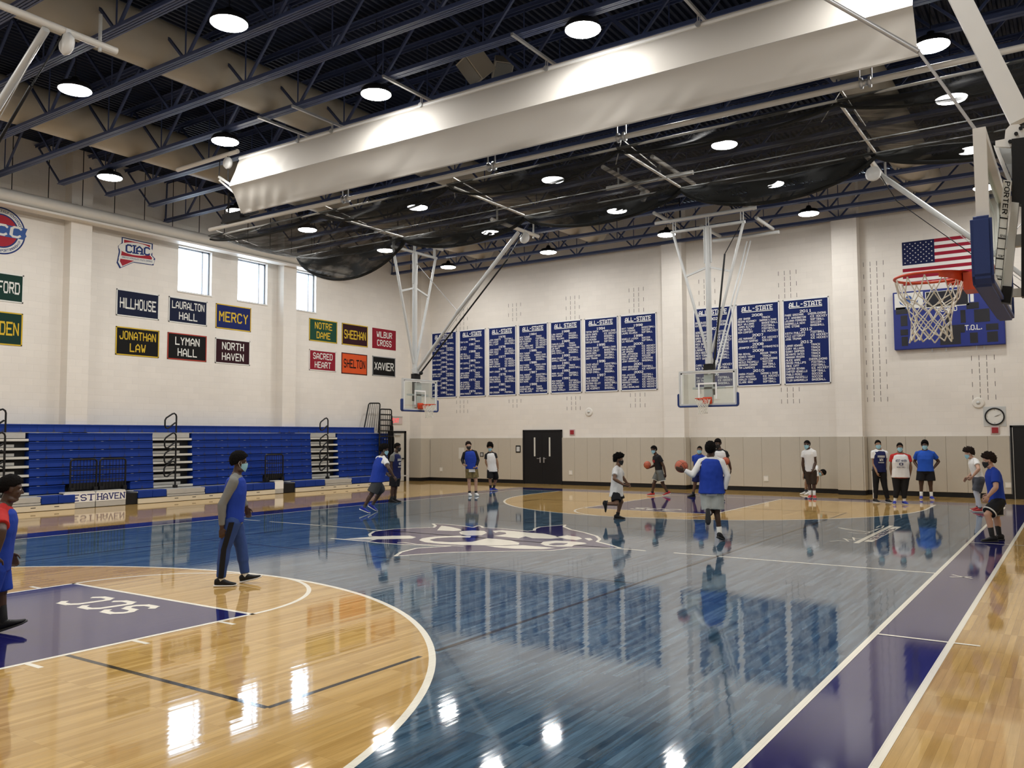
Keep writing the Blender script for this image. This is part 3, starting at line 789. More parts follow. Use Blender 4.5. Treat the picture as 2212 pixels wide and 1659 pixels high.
    if rear:
        for s in (-0.06, 0.06): m.tube(W(mn-0.45, 0.03+s, 3.95), W(mn-2.75, 0.40+s, 8.45), 0.028, 8)
        m.build('rear_brace', M_GREYP, root)
        m = MB(); m.tube(W(mn-2.65, -0.8, 8.60), W(mn-2.65, 1.45, 8.60), 0.06, 12); m.build('rear_pipe', M_GREYP, root)
        for s in (-0.55, 1.25):
            m = MB(); m.tube(W(mn-2.65, s, 8.73), W(mn-0.9, s, 8.73), 0.055, 12); m.build('cross_pipe', M_GREYP, root)
        m = MB(); m.tube(W(mn, 1.12, 8.45), W(mn+0.02, 0.55, 7.5), 0.015, 8); m.tube(W(mn+0.02, 0.55, 7.5), W(mn+0.08, 0.16, 4.1), 0.03, 8); m.build('cable', M_BLACK, root)
    elif not near:
        m.tube(W(mn+0.08, 0, 4.22), W(mn+1.9, 0, 6.15), 0.05, 12); m.tube(W(mn+1.85, 0, 6.1), W(front, 0, 8.52), 0.065, 12)
        m.build('front_strut', M_GREYP, root)
        m = MB(); m.tube(W(mn+0.25, 0.02, 4.16), W(front-0.45, 0.02, 7.7), 0.028 if n.x > 0 else 0.011, 8); m.tube(W(front-0.45, 0.02, 7.7), W(front, 0.3, 8.6), 0.012, 8); m.sphere(W(mn+0.27, 0.02, 4.15), 0.07, 10, 8); m.build('cable', M_BLACK, root)
        m = MB(); m.tube(W(mn+0.15, 0, 4.2), W(front-0.2, 0, 8.3), 0.008, 6); m.tube(W(mn, 0, 8.1), W(mn+1.9, 0, 6.15), 0.012, 6); m.build('stay', M_STEELG, root)
    if not rear:
        m = MB(); m.tube(W(front, -1.5, 8.62), W(front, 1.2, 8.62), 0.06, 12)
        m.build('front_pipe', M_CREAM, root)
        for s in (-1.2, 0.9):
            m = MB(); m.tube(W(front, s, 8.5), W(front, s, ZJ+0.1), 0.03, 8); m.build('clamp', M_GREYP, root)
        m = MB(); m.lathe([(0.0, -0.06), (0.16, -0.05), (0.19, 0), (0.16, 0.05), (0.0, 0.06)], W(front+0.02, 0.33, 8.40), 16, axis='y' if abs(n.x) > 0.5 else 'x'); obox(m, front-0.03, front+0.07, 0.29, 0.37, 8.4, 8.64)
        m.build('winch_pulley', M_WHITE, root)
    return root, W, obox
hoop('main basket with clear backboard in front of the back wall, left of its centre pilaster', 0.0, HL-1.22, (0, -1), rear=True)
hoop('side basket hanging over the bleacher end in the far left corner', -9.5, 9.27, (1, 0))
hoop('side basket folded down past the right edge, only its strut and mount in view', 9.5, 9.27, (-1, 0))
hoop('side basket mostly out of frame on the left, its long strut above the round emblem', -9.75, -6.35, (1, 0), front=5.55)
# the near basket at the right edge, with its fine parts
NH, W, obox = hoop('large near basket at the right edge seen from behind its backboard', 8.905, -6.45, (-1, 0), near=True, front=4.4)
m = MB(); q0 = onY(2206, 262, -6.45); q1 = onY(2075, 0, -6.45); m.bar(q0, q0+(q1-q0)*4.3, 0.10, 0.13); m.build('front_strut', M_WHITE, NH)
m = MB(); q0 = onY(2112, 287, -6.45); q1 = onY(1985, 112, -6.45); q2 = onY(1790, 0, -6.45); m.tube(q0, q1, 0.011, 8); m.tube(q1, q1+(q2-q1)*4.6, 0.018, 8); m.build('stay', M_STEELG, NH)
m = MB(); q0 = onY(2197, 268, -6.40); q1 = onY(2080, 0, -6.40); m.tube(q0, q0+(q1-q0)*4.0, 0.009, 6); m.build('cable', M_STEELG, NH)
def slab(px, y, dep, name, m_, par=NH):
    k = MB(); k.prism([onY(u, v, y) for u, v in px], (0, dep, 0)); return k.build(name, m_, par)
M_RULER = mat('white scale plate', (0.72, 0.72, 0.70), 0.4)
yr = -6.64
rl = slab([(2167.5,388),(2185,391),(2161,642),(2143,640)], yr, 0.03, 'scale_plate', M_RULER)
k = MB()
def rlpt(a, b):  # along the plate: a 0..1 across, b 0..1 down
    u0, v0 = 2167.5+(2143-2167.5)*b, 388+(640-388)*b; u1, v1 = 2185+(2161-2185)*b, 391+(642-391)*b
    return onY(u0+(u1-u0)*a, v0+(v1-v0)*a, yr-0.002)
for i, b in enumerate((0.325, 0.412, 0.499, 0.587, 0.672, 0.76, 0.848, 0.93)):
    h = 0.006 if i % 2 == 0 else 0.004
    k.face([rlpt(0.02, b-h), rlpt(0.98, b-h), rlpt(0.98, b+h), rlpt(0.02, b+h)])
for a in (0.0, 0.94): k.face([rlpt(a, 0.3), rlpt(a+0.06, 0.3), rlpt(a+0.06, 1), rlpt(a, 1)])
dn = (rlpt(0.5, 1)-rlpt(0.5, 0)).normalized(); ac = (rlpt(1, 0.5)-rlpt(0, 0.5)).normalized()
stroke_text(k, 'PORTER', rlpt(0.22, 0.15), dn, -ac*-1 if False else ac, 0.032, 0.22, t=1.2)
for tx, b in (("8'6", 0.487), ("9'", 0.66), ("9'6", 0.836), ("10'", 0.985)):
    stroke_text(k, tx, rlpt(0.6, b), ac, -dn, 0.016, 0.035, t=0.9)
k.build('scale_marks', M_BLACK, rl)
slab([(2185,436),(2201,438),(2183,622),(2166,620)], -6.62, 0.07, 'slide_tube', M_GREYP)
slab([(2165,617),(2187,619),(2183,655),(2141,650),(2146,642),(2162,642)], -6.63, 0.09, 'slide_foot', M_BLACK)
slab([(2185,300),(2216,296),(2216,640),(2206,640),(2206,440),(2185,436),(2186,392)], -6.60, 0.10, 'height_channel', M_BLACK)
slab([(2150,304),(2170,300),(2172,281),(2182,270),(2200,268),(2214,280),(2214,296),(2196,308),(2182,318),(2150,316)], -6.56, 0.03, 'pivot_plate', M_WHITE)
slab([(2146,314),(2156,316),(2186,392),(2176,388)], -6.5, 0.12, 'board_arm', M_WHITE)
slab([(2156,316),(2184,318),(2187,388)], -6.45, 0.02, 'gusset', M_GREYP)
k = MB()
for u, v in ((2195,289),(2182,306),(2205,277)):
    p = onY(u, v, -6.57); k.tube(p-Vector((0,0.01,0)), p+Vector((0,0.02,0)), 0.012, 8)
k.build('bolts', M_BLACK, NH)
slab([(2160,628),(2216,620),(2216,640),(2160,640)], -6.3, 0.05, 'cross_tube', M_GREYP)

# ================================================================== white divider curtain rolled up at half court
M_CURT = bpy.data.materials.new('white curtain vinyl'); M_CURT.use_nodes = True
def cloth(m, col, tr, rough=0.6):
    N, L = m.node_tree.nodes, m.node_tree.links
    b = N['Principled BSDF']; b.inputs['Base Color'].default_value = (*col, 1); b.inputs['Roughness'].default_value = rough
    out = [q for q in N if q.type == 'OUTPUT_MATERIAL'][0]
    t = N.new('ShaderNodeBsdfTranslucent'); t.inputs[0].default_value = (*col, 1)
    mx = N.new('ShaderNodeMixShader'); mx.inputs[0].default_value = tr
    L.new(b.outputs[0], mx.inputs[1]); L.new(t.outputs[0], mx.inputs[2]); L.new(mx.outputs[0], out.inputs[0])
cloth(M_CURT, (0.56, 0.53, 0.48), 0.16)
CX0, CX1 = -7.52, 7.64; CZ0, CZ1 = 7.44, 8.80
ct = thing('divider_curtain', 'long white divider curtain rolled up under the joists at half court', 'curtain', (0, 0, 8.8))
def sheet(zt, zb, y, yb, wav, seed, nx=240, nz=14, th=0.02):
    m = MB(); vs = []
    for k in range(nz+1):
        u = k/nz
        for i in range(nx+1):
            x = CX0+(CX1-CX0)*i/nx
            wv = wav*u*(mnoise.noise(Vector((x*0.8, u*1.2, seed)))*1.0+0.5*mnoise.noise(Vector((x*2.6+u*2.2, u*0.8, seed+9))))
            end = max(0, 1-(x-CX0)/2.5)
            wv += 0.045*end*u*math.sin((x-CX0)*14+u*4)
            zz = zt+(zb-zt)*u
            vs.append((x, y+(yb-y)*(u**0.8)+wv*math.sin(PI*min(1, u*1.0+0.0))**0.5*1.0, zz))
    f = [(k*(nx+1)+i, k*(nx+1)+i+1, (k+1)*(nx+1)+i+1, (k+1)*(nx+1)+i) for k in range(nz) for i in range(nx)]
    m.add(vs, f, 0, True); return m
o = sheet(8.80, 8.03, 0.06, -0.26, 0.025, 3).build('upper_panel', M_CURT, ct, fix=False)
sheet(8.03, CZ0, -0.255, 0.10, 0.05, 7).build('lower_fold', M_CURT, ct, fix=False)
m = MB(); m.tube((CX0, 0.16, 7.52), (CX1, 0.16, 7.52), 0.075, 14); m.tube((CX0, 0.03, 8.79), (CX1, 0.03, 8.79), 0.035, 10)
m.build('roller_pipe', M_WHITE, ct)
m = MB(); m.box((CX0, 0.015, 8.74), (CX1, 0.035, 8.84)); m.build('top_hem', M_CURT, ct)
for x in (-5.4, -4.3, -1.69, 1.36, 4.35, 6.6):
    m = MB(); m.bar((x, -1.15, 9.0), (x, 0.55, 9.0), 0.05, 0.05); m.bar((x-0.02, 0.02, 8.8), (x-0.02, 0.02, 9.0), 0.015); m.bar((x+0.02, 0.02, 8.8), (x+0.02, 0.02, 9.0), 0.015); m.tube((x, -0.03, 8.80), (x, 0.08, 8.80), 0.05, 10)
    m.build('hanger', M_STEELG, ct)
m = MB(); m.tube((-10.0, 0.0, 9.58-0.62), (-7.55, 0.0, 8.98), 0.055, 12); m.build('drive_pipe', M_CREAM, ct)
m = MB(); pc = onY(492, 352, 0.0); m.lathe([(0, -0.05), (0.13, -0.05), (0.15, 0), (0.13, 0.05), (0, 0.05)], pc, 18, axis='y'); m.build('drive_pulley', M_WHITE, ct)
m = MB(); a = onY(473, 382, 0); b = onY(512, 408, 0); m.bar(a, b, 0.05, 0.05); m.bar(a+Vector((0.02,0,-0.09)), b+Vector((-0.08,0,-0.1)), 0.035); m.bar(a, a+Vector((0.12,0,-0.16)), 0.025); m.build('drive_arm', M_WHITE, ct)
m = MB(); m.tube(onY(475, 345, 0), a, 0.012, 6); m.tube(pc, onY(493, 390, 0), 0.012, 6); m.tube((pc.x, 0, pc.z), (pc.x, 0, 8.98), 0.015, 6); m.build('drive_cord', M_BLACK, ct)

# ================================================================== black batting-cage netting hoisted under the roof
M_MESH = bpy.data.materials.new('black cage netting'); M_MESH.use_nodes = True
def netmat(m, col, open_=0.45):
    N, L = m.node_tree.nodes, m.node_tree.links
    b = N['Principled BSDF']; b.inputs['Base Color'].default_value = (*col, 1); b.inputs['Roughness'].default_value = 0.8
    out = [q for q in N if q.type == 'OUTPUT_MATERIAL'][0]
    t = N.new('ShaderNodeBsdfTransparent')
    mx = N.new('ShaderNodeMixShader')
    tc = N.new('ShaderNodeNewGeometry'); w = N.new('ShaderNodeTexNoise'); w.inputs['Scale'].default_value = 2.2; w.inputs['Detail'].default_value = 3
    mp = N.new('ShaderNodeMapping'); mp.inputs['Scale'].default_value = (0.5, 2.5, 1.5)
    L.new(tc.outputs['Position'], mp.inputs['Vector']); L.new(mp.outputs[0], w.inputs['Vector'])
    r = N.new('ShaderNodeMapRange'); r.inputs['From Min'].default_value = 0.35; r.inputs['From Max'].default_value = 0.65; r.inputs['To Min'].default_value = open_-0.2; r.inputs['To Max'].default_value = open_+0.2
    L.new(w.outputs['Fac'], r.inputs['Value']); L.new(r.outputs[0], mx.inputs[0])
    L.new(b.outputs[0], mx.inputs[1]); L.new(t.outputs[0], mx.inputs[2]); L.new(mx.outputs[0], out.inputs[0])
netmat(M_MESH, (0.008, 0.009, 0.008), 0.33)
M_MESHD = bpy.data.materials.new('bunched black netting'); M_MESHD.use_nodes = True
netmat(M_MESHD, (0.008, 0.009, 0.008), 0.10)
cg = thing('batting_cage_net', 'black batting cage netting gathered under the roof between white pipes', 'netting', (0, 2.45, 8.0))
BX = [-11.9, -7.25, -2.9, 1.6, 6.0, 10.6]; Y0, Y1, ZN = 2.45, 5.85, 7.93
def swag(xa, xb, ya, yb, sag, seed, za=ZN, zb=ZN, nx=28, ny=18, prof=None):
    m = MB(); vs = []
    for j in range(ny+1):
        v = j/ny
        for i in range(nx+1):
            u = i/nx
            s = sag*(4*u*(1-u))**0.8*(0.35+0.65*(prof(v) if prof else math.sin(PI*v)**0.6))
            x = xa+(xb-xa)*u; y = ya+(yb-ya)*v
            z = za+(zb-za)*v-s+0.10*mnoise.noise(Vector((x*0.9+seed, y*1.3, seed)))*(0.2+u*(1-u)*3)
            vs.append((x, y+0.15*mnoise.noise(Vector((x*0.8, y, seed+5))), z))
    m.add(vs, [(j*(nx+1)+i, j*(nx+1)+i+1, (j+1)*(nx+1)+i+1, (j+1)*(nx+1)+i) for j in range(ny) for i in range(nx)], 0, True)
    return m
for k in range(5):
    a, b = BX[k], BX[k+1]
    swag(a, b, Y0, Y1, 0.38+0.12*(k == 0), k*3.1).build('net_panel', M_MESH, cg, fix=False)
    # gathered curtain of netting hanging below the far and near cables
    for (yy, sg, sd) in ((Y1, 0.80 if k == 0 else 0.50, 1.7), (Y0, 0.32, 4.4)):
        m = MB(); vs = []; nx, nz = 30, 8
        for j in range(nz+1):
            v = j/nz
            for i in range(nx+1):
                u = i/nx; s = (sg+0.12*math.sin(k*2.1+sd))*(4*u*(1-u))**0.75
                x = a+(b-a)*u
                vs.append((x, yy+0.10*math.sin(v*3+u*9+sd)+0.05*mnoise.noise(Vector((x*2, v*3, sd))), ZN+0.02-(0.10+s)*v+0.04*mnoise.noise(Vector((x*1.5, v, k)))*v))
        m.add(vs, [(j*(nx+1)+i, j*(nx+1)+i+1, (j+1)*(nx+1)+i+1, (j+1)*(nx+1)+i) for j in range(nz) for i in range(nx)], 0, True)
        m.build('gathered_net', M_MESH if sd > 3 else M_MESHD, cg, fix=False)
        m = MB()
        m.poly([(a+(b-a)*u, yy-0.02, ZN+0.02-(0.10+(sg+0.12*math.sin(k*2.1+sd))*(4*u*(1-u))**0.75)) for u in np.linspace(0, 1, 25)], 0.045 if sd < 3 else 0.03, 7)
        m.build('net_hem', M_MESHD, cg)
m = MB(); m.tube((BX[0]+0.1, Y0-0.12, 8.10), (10.9, Y0-0.12, 8.10), 0.055, 12); m.build('lift_pipe', M_CREAM, cg)
m = MB(); m.tube((BX[0], Y0, ZN), (10.9, Y0, ZN), 0.028, 8); m.build('near_cable', M_GREYP, cg)
m = MB(); m.tube((BX[0], Y1, ZN), (10.9, Y1, ZN), 0.018, 8); m.build('far_cable', M_GREYP, cg)
m = MB(); m.tube((BX[0], (Y0+Y1)/2+0.6, ZN-0.05), (10.9, (Y0+Y1)/2+0.6, ZN-0.05), 0.014, 8); m.build('middle_cable', M_GREYP, cg)
for k, x in enumerate(BX[:-1]):
    if k:
        m = MB(); m.tube((x, Y0+0.2, ZN), (x, Y1-0.1, ZN), 0.03, 8); m.build('spreader_bar', M_CREAM, cg)
    m = MB(); m.poly([(x-0.5 if k else x+0.1, Y0+0.9, ZN), (x+0.05, Y0+0.1, ZN+0.22), (x+0.15, Y0+1.6, ZN)], 0.012, 6); m.build('bridle_cord', M_CREAM, cg)
for x in (-6.2, -1.55, 1.75, 6.5):
    m = MB(); m.bar((x-0.1, Y0-0.12, 8.1), (x-0.1, Y0-0.12, 9.08), 0.025); m.bar((x+0.1, Y0-0.12, 8.1), (x+0.1, Y0-0.12, 9.08), 0.025); m.bar((x, Y0-0.9, 9.03), (x, Y0+0.9, 9.03), 0.05)
    m.lathe([(0.05, -0.10), (0.10, -0.09), (0.10, -0.05), (0.06, -0.04), (0.06, 0.04), (0.10, 0.05), (0.10, 0.09), (0.05, 0.10)], (x, Y0-0.12, 8.1), 16, axis='x')
    m.build('lift_hanger', M_STEELG, cg)
m = MB(); m.box((-11.0, 2.15, 8.15), (-10.2, 2.5, 8.4)); m.bar((-11.2, 2.3, 8.2), (-9.6, 2.3, 8.3), 0.06); m.bar((-10.9, 2.3, 8.3), (-10.9, 2.3, 9.06), 0.04); m.bar((-9.8, 2.3, 8.3), (-9.8, 2.3, 9.06), 0.04); m.build('lift_motor', M_DARK, cg)

# hoist frame in the netting, above the three-point arc of the far basket
hf = thing('hoist_frame', 'cream pipe frame with white motor beside the netting above the far key', 'pipe frame', (-0.1, 6.9, 8.6))
m = MB(); m.tube((-0.95, 6.87, 8.6), (1.5, 6.87, 8.6), 0.06, 12); m.build('main_pipe', M_CREAM, hf)
for x in (-0.35, 1.0):
    m = MB(); m.tube((x, 5.5, 8.72), (x, 8.2, 8.72), 0.055, 12); m.build('cross_pipe', M_CREAM, hf)
m = MB(); m.sphere((-0.18, 7.5, 8.42), (0.10, 0.10, 0.17), 12, 8); m.bar((-0.18, 7.5, 8.5), (-0.3, 7.5, 8.72), 0.05); m.build('motor', M_WHITE, hf)
for x in (-0.6, 0.6):
    m = MB(); m.bar((x, 6.87, 8.6), (x, 6.87, ZJ+0.05), 0.04); m.build('clamp', M_GREYP, hf)
# short pipes of the near left basket's mount
# two grey loudspeakers between the joists
for lab, c, rz, sc in (('larger grey loudspeaker hanging above the white curtain, grille towards the floor', onZ(1030, 142, 9.55), -0.5, 0.85), ('smaller grey loudspeaker turned away, right beside the larger one', onZ(1082, 150, 9.9), 0.9, 0.7)):
    t = thing('loudspeaker', lab, 'speaker', c, 'loudspeakers in the roof')
    Rm = Matrix.Translation(c) @ Matrix.Rotation(rz, 4, 'Z') @ Matrix.Rotation(0.75, 4, 'X')
    m = MB(); w, h, d = 0.30*sc, 0.33*sc, 0.28*sc
    P = [Rm @ Vector(p) for p in ((-w,-d,-h),(w,-d,-h),(w*0.62,d,-h),(-w*0.62,d,-h),(-w,-d,h),(w,-d,h),(w*0.62,d,h),(-w*0.62,d,h))]
    m.add(P, [(0,3,2,1),(4,5,6,7),(0,1,5,4),(1,2,6,5),(2,3,7,6),(3,0,4,7)]); m.build('cabinet', M_DUCT, t)
    m = MB(); w2, h2 = w*0.88, h*0.9
    P = [Rm @ Vector(p) for p in ((-w2,-d-0.02,-h2),(w2,-d-0.02,-h2),(w2,-d-0.02,h2),(-w2,-d-0.02,h2),(-w2,-d+0.01,-h2),(w2,-d+0.01,-h2),(w2,-d+0.01,h2),(-w2,-d+0.01,h2))]
    m.add(P, [(0,1,2,3),(4,5,6,7),(0,1,5,4),(1,2,6,5),(2,3,7,6),(3,0,4,7)]); m.build('grille', M_SPK, t)
    m = MB(); m.tube(c+Vector((0.08,0.05,0.2)), Vector((c.x+0.08, c.y+0.05, ZT+0.1)), 0.025, 8); m.tube(c+Vector((-0.1,0.1,0.2)), Vector((c.x-0.1, c.y+0.1, ZT+0.1)), 0.008, 6); m.build('hanger', M_BLACK, t)
# ================================================================== bleachers, pushed back against the left wall
BL = thing('bleacher', 'blue telescopic bleacher closed against the left wall, its first row out', 'bleacher', (-14.6, 5.5, 0))
XS = -14.78                      # plane used for reading the seat stack
XFR = -13.70                     # plane of the first row and skirt
def yS(px, v=980): return onX(px, v, XS).y
def yF(px, v=1075): return onX(px, v, XFR).y
NR = 8; ZTOP, RH = 2.345, 0.2475
def xrow(k): return -14.86+0.018*k
def seat_row(k, ya, yb, name='seat_row'):
    z1 = ZTOP-k*RH; z0 = z1-RH+0.022; xf = xrow(k)
    n = max(1, round((yb-ya)/0.457)); w = (yb-ya)/n
    m = MB()
    m.box((xf-0.32, ya, z0+0.01), (xf-0.05, yb, z1-0.02))
    for i in range(n):
        a, b = ya+i*w+0.002, ya+(i+1)*w-0.002
        # moulded seat module: rounded front lip with slightly dished face
        prof = [(-0.05, z1-0.012), (-0.012, z1), (0.0, z1-0.008), (0.0, z1-0.03), (-0.012, z1-0.045), (-0.02, (z0+z1)/2), (-0.008, z0+0.012), (-0.01, z0), (-0.05, z0)]
        vs = [(xf+p[0], y, p[1]) for y in (a, b) for p in prof]; K = len(prof)
        m.add(vs, [(j, j+1, K+j+1, K+j) for j in range(K-1)]+[list(range(K)), list(range(2*K-1, K-1, -1))])
        # notch between two modules near the lower edge
        if i: m.add([(xf+0.001, ya+i*w-0.045, z0+0.004), (xf+0.001, ya+i*w+0.045, z0+0.004), (xf-0.006, ya+i*w, z0+0.10)], [(0, 1, 2)], 1)
    o = m.build(name, [M_BLUEP, M_NOTCH], BL)
    c = MB()
    for i in range(0, n, 2):
        yy = ya+(i+0.5)*w; c.box((xf-0.045, yy-0.035, z1-0.006), (xf-0.008, yy+0.035, z1+0.002))
    c.build('row_clip', M_ALUW, o)
M_NOTCH = mat('dark blue seat gap', (0.008, 0.022, 0.12), 0.5)
ye = yS(840)
SEC = [(yS(64), yS(331.5)), (yS(416.5), yS(673)), (yS(731), ye)]
seat_row(0, -3.2, onX(812, 930, XS).y)
for si, (a, b) in enumerate(SEC):
    for k in range(1, NR):
        if k == NR-1 and si == 0: seat_row(k, a, yS(139, 1050)); seat_row(k, yS(280, 1045), b)
        elif k == NR-1 and si == 1: seat_row(k, a, yS(566, 1030)); seat_row(k, yS(613, 1030), b)
        else: seat_row(k, a, b)
# dark understructure behind the rows and in the recesses
m = MB(); m.box((-15.4, -3.2, 0.0), (-15.06, ye-0.02, 2.1)); m.box((-15.06, -3.2, 0.02), (-14.72, ye-0.02, 0.36)); m.build('understructure', M_DARK, BL)
# aisles with step boards
for pa, pb in ((-40, 64), (331.5, 416.5), (673, 731)):
    a, b = yS(pa), yS(pb)
    m = MB(); r = MB(); dk_ = MB()
    for k in range(1, NR):
        z1 = ZTOP-k*RH; xf = xrow(k)
        m.box((xf-0.16, a+0.005, z1-RH+0.02), (xf-0.005, b-0.005, z1-RH+0.085))
        if k == 1: r.box((xf-0.10, a+0.005, z1-RH+0.1), (xf-0.02, b-0.09, z1+0.0))
        else: r.box((xf-0.2, a+0.005, z1-RH+0.1), (xf-0.11, a+(b-a)*0.72, z1-0.07))
    m.build('aisle_step', M_ALUW, BL); r.build('step_riser', M_ALU, BL)
# first row pulled out: deck, blue bench pieces, aisle boxes and skirt boards
m = MB(); m.box((-14.66, -3.2, 0.33), (XFR-0.03, yF(163, 1070)-0.02, 0.37)); m.box((-14.66, yF(298, 1066), 0.33), (XFR-0.03, yF(594, 1050), 0.37)); m.box((-14.66, yF(638, 1047), 0.33), (XFR-0.03, ye, 0.37)); m.build('front_deck', M_ALU, BL)
def bench(pa, pb):
    a, b = yF(pa), yF(pb); n = max(1, round((b-a)/0.457)); w = (b-a)/n; m = MB()
    for i in range(n): m.bevbox((XFR-0.28, a+i*w+0.002, 0.175), (XFR, a+(i+1)*w-0.002, 0.395), 0.018)
    m.build('front_bench', M_BLUEP, BL)
for pa, pb in ((90, 163), (299, 360), (444, 594), (638, 702), (761, 843)): bench(pa, pb)
for pa, pb in ((-40, 89), (361, 443), (703, 760)):
    a, b = yF(pa), yF(pb); m = MB(); m.bevbox((XFR-0.26, a+0.004, 0.235), (XFR-0.02, b-0.004, 0.385), 0.006); m.box((XFR-0.24, a+0.004, 0.17), (XFR-0.005, b-0.004, 0.225)); m.build('aisle_box', M_ALU, BL)
for pa, pb in ((-40, 162), (298, 594), (638, 848)):
    a, b = yF(pa, 1095), yF(pb, 1060)
    m = MB(); m.box((XFR-0.03, a, 0.012), (XFR+0.012, b, 0.155)); sk = m.build('skirt_board', M_TAN, BL)
    m = MB()
    y = a+1.2
    while y < b-0.4:
        m.box((XFR+0.010, y, 0.09), (XFR+0.0145, y+0.13, 0.11)); y += 0.62
    m.build('vent_slot', M_DARK, sk)
    m = MB(); m.box((XFR-0.03, a, 0.155), (XFR+0.004, b, 0.17)); m.build('skirt_gap', M_DARK, sk)
# recessed front panels with the town name
M_PANEL = mat('white sign panel', (0.80, 0.80, 0.78), 0.4)
M_TXTB = mat('navy lettering', (0.012, 0.018, 0.14), 0.5)
def front_panel(pa, pb, txt, hidden=0):
    a, b = yF(pa), yF(pb); x = XFR-0.02
    m = MB(); m.box((x-0.04, a, 0.165), (x, b, 0.425)); p = m.build('sign_panel', M_PANEL, BL)
    m = MB(); m.box((x-0.04, a, 0.015), (x-0.005, b, 0.16)); m.build('panel_base', M_ALU, p)
    m = MB(); m.box((x-0.30, a+0.02, 0.425), (x-0.0, b-0.02, 0.455)); m.build('platform_edge', M_ALUW, p)
    if txt:
        m = MB(); stroke_text(m, txt, (x+0.002, (a+b)/2, 0.20), (0,1,0), (0,0,1), 0.185, (b-a)*0.93, t=1.05, serif=True); m.build('lettering', M_TXTB, p)
front_panel(139, 206.5, 'WEST'); front_panel(208.5, 272.5, 'HAVEN'); front_panel(594.5, 613, '')
m = MB(); m.box((-14.6, yF(273), 0.012), (XFR-0.04, yF(298), 0.33)); m.box((-14.6, yF(613.5), 0.012), (XFR-0.04, yF(638), 0.33)); m.build('recess_shade', M_BLACK, BL)  # solid black boxes stand for the shade in the open recesses beside the panels
# guard rails above the recesses
def barred(pts, r, n, inset=0.0, rails=(0.35, 0.66)):
    """rounded frame through four corner points (BL, TL, TR, BR) with upright bars"""
    A, B, C, D = [Vector(p) for p in pts]; m = MB(); rr = 0.09
    def rc(p, q, s):
        d1 = (p-q).normalized()*rr; d2 = (s-q).normalized()*rr
        return [q+d1, q+d1*0.45+d2*0.12, q+d1*0.12+d2*0.45, q+d2]
    path = [A]+rc(A, B, C)+rc(B, C, D)+[D]; m.poly(path, r, 8)
    bars = MB()
    for i in range(1, n):
        u = i/n; bars.tube(A+(D-A)*u+(B-A)*0.06, B+(C-B)*u, r*0.32, 6)
    for v in rails: bars.tube(A+(B-A)*v, D+(C-D)*v, r*0.5, 6)
    return m, bars
XG = -14.12
for pa, pb in ((152, 208.5), (215.5, 271), (573, 611)):
    a, b = onX(pa, 1020, XG).y, onX(pb, 1020, XG).y
    m, bars = barred([(XG, a, 0.44), (XG, a, 1.345), (XG, b, 1.345), (XG, b, 0.44)], 0.026, 8)
    g = m.build('guard_rail', M_BLACK, BL); bars.build('guard_bars', M_BLACK, g)
    m = MB(); m.box((XG-0.05, a-0.02, 0.40), (XG+0.06, a+0.10, 0.56)); m.box((XG-0.05, b-0.10, 0.40), (XG+0.06, b+0.02, 0.56)); m.box((XG-0.05, a, 0.50), (XG-0.01, b, 0.68)); m.build('guard_base', M_BLACK, g)
# aisle handrails: an upright with folded loops
for px, vt in ((380, 893), (708, 903), (10.5, 884)):
    y = onX(px, 960, -14.45).y; x = -14.45; m = MB()
    zt = onX(px, vt, x).z
    m.tube((x, y, 0.36), (x, y, 1.9), 0.028, 10); m.box((x-0.06, y-0.05, 0.33), (x+0.06, y+0.05, 0.46))
    def loop(z, h, full):
        w = 0.40
        p = [(x, y, z-h), (x, y, z-0.10), (x, y-0.02, z-0.04), (x, y-0.08, z), (x, y-0.15, z-0.02), (x, y-w*0.9, z-0.15), (x, y-w, z-0.22), (x, y-w, z-h*0.62), (x, y-w*0.92, z-h*0.74), (x, y-w*0.72, z-h*0.76)]
        p += [(x, y-0.04, z-h*0.48)]
        return p
    for q, (z, h) in enumerate(((zt, 0.62), (zt-0.62, 0.62), (zt-1.10, 0.62), (zt-1.52, 0.62))):
        m.poly(loop(z, h, q == 0), 0.026, 8)
    m.build('aisle_handrail', M_BLACK, BL)
# end rails at the far end
def endrail(pts, n):
    m, bars = barred(pts, 0.028, n, rails=())
    g = m.build('end_rail', M_BLACK, BL); bars.build('end_bars', M_BLACK, g)
def epx(u, v, x): return onX(u, v, x)
xe = -15.16
endrail([epx(786.5, 926, xe), epx(797, 871, xe), epx(821, 871, xe), epx(817, 935, xe)], 6)
ys_ = ye+0.06
for k in range(6):
    xk = -14.95+0.09*k; zt = onX(832, 884, xk).z-0.225*k
    a = onX(821-0.3*k, 900, xk).y; b = onX(845.5, 900, xk).y+0.03*k
    endrail([(xk, a, 0.45), (xk, a, zt), (xk, b, zt), (xk, b, 0.36)], 6)

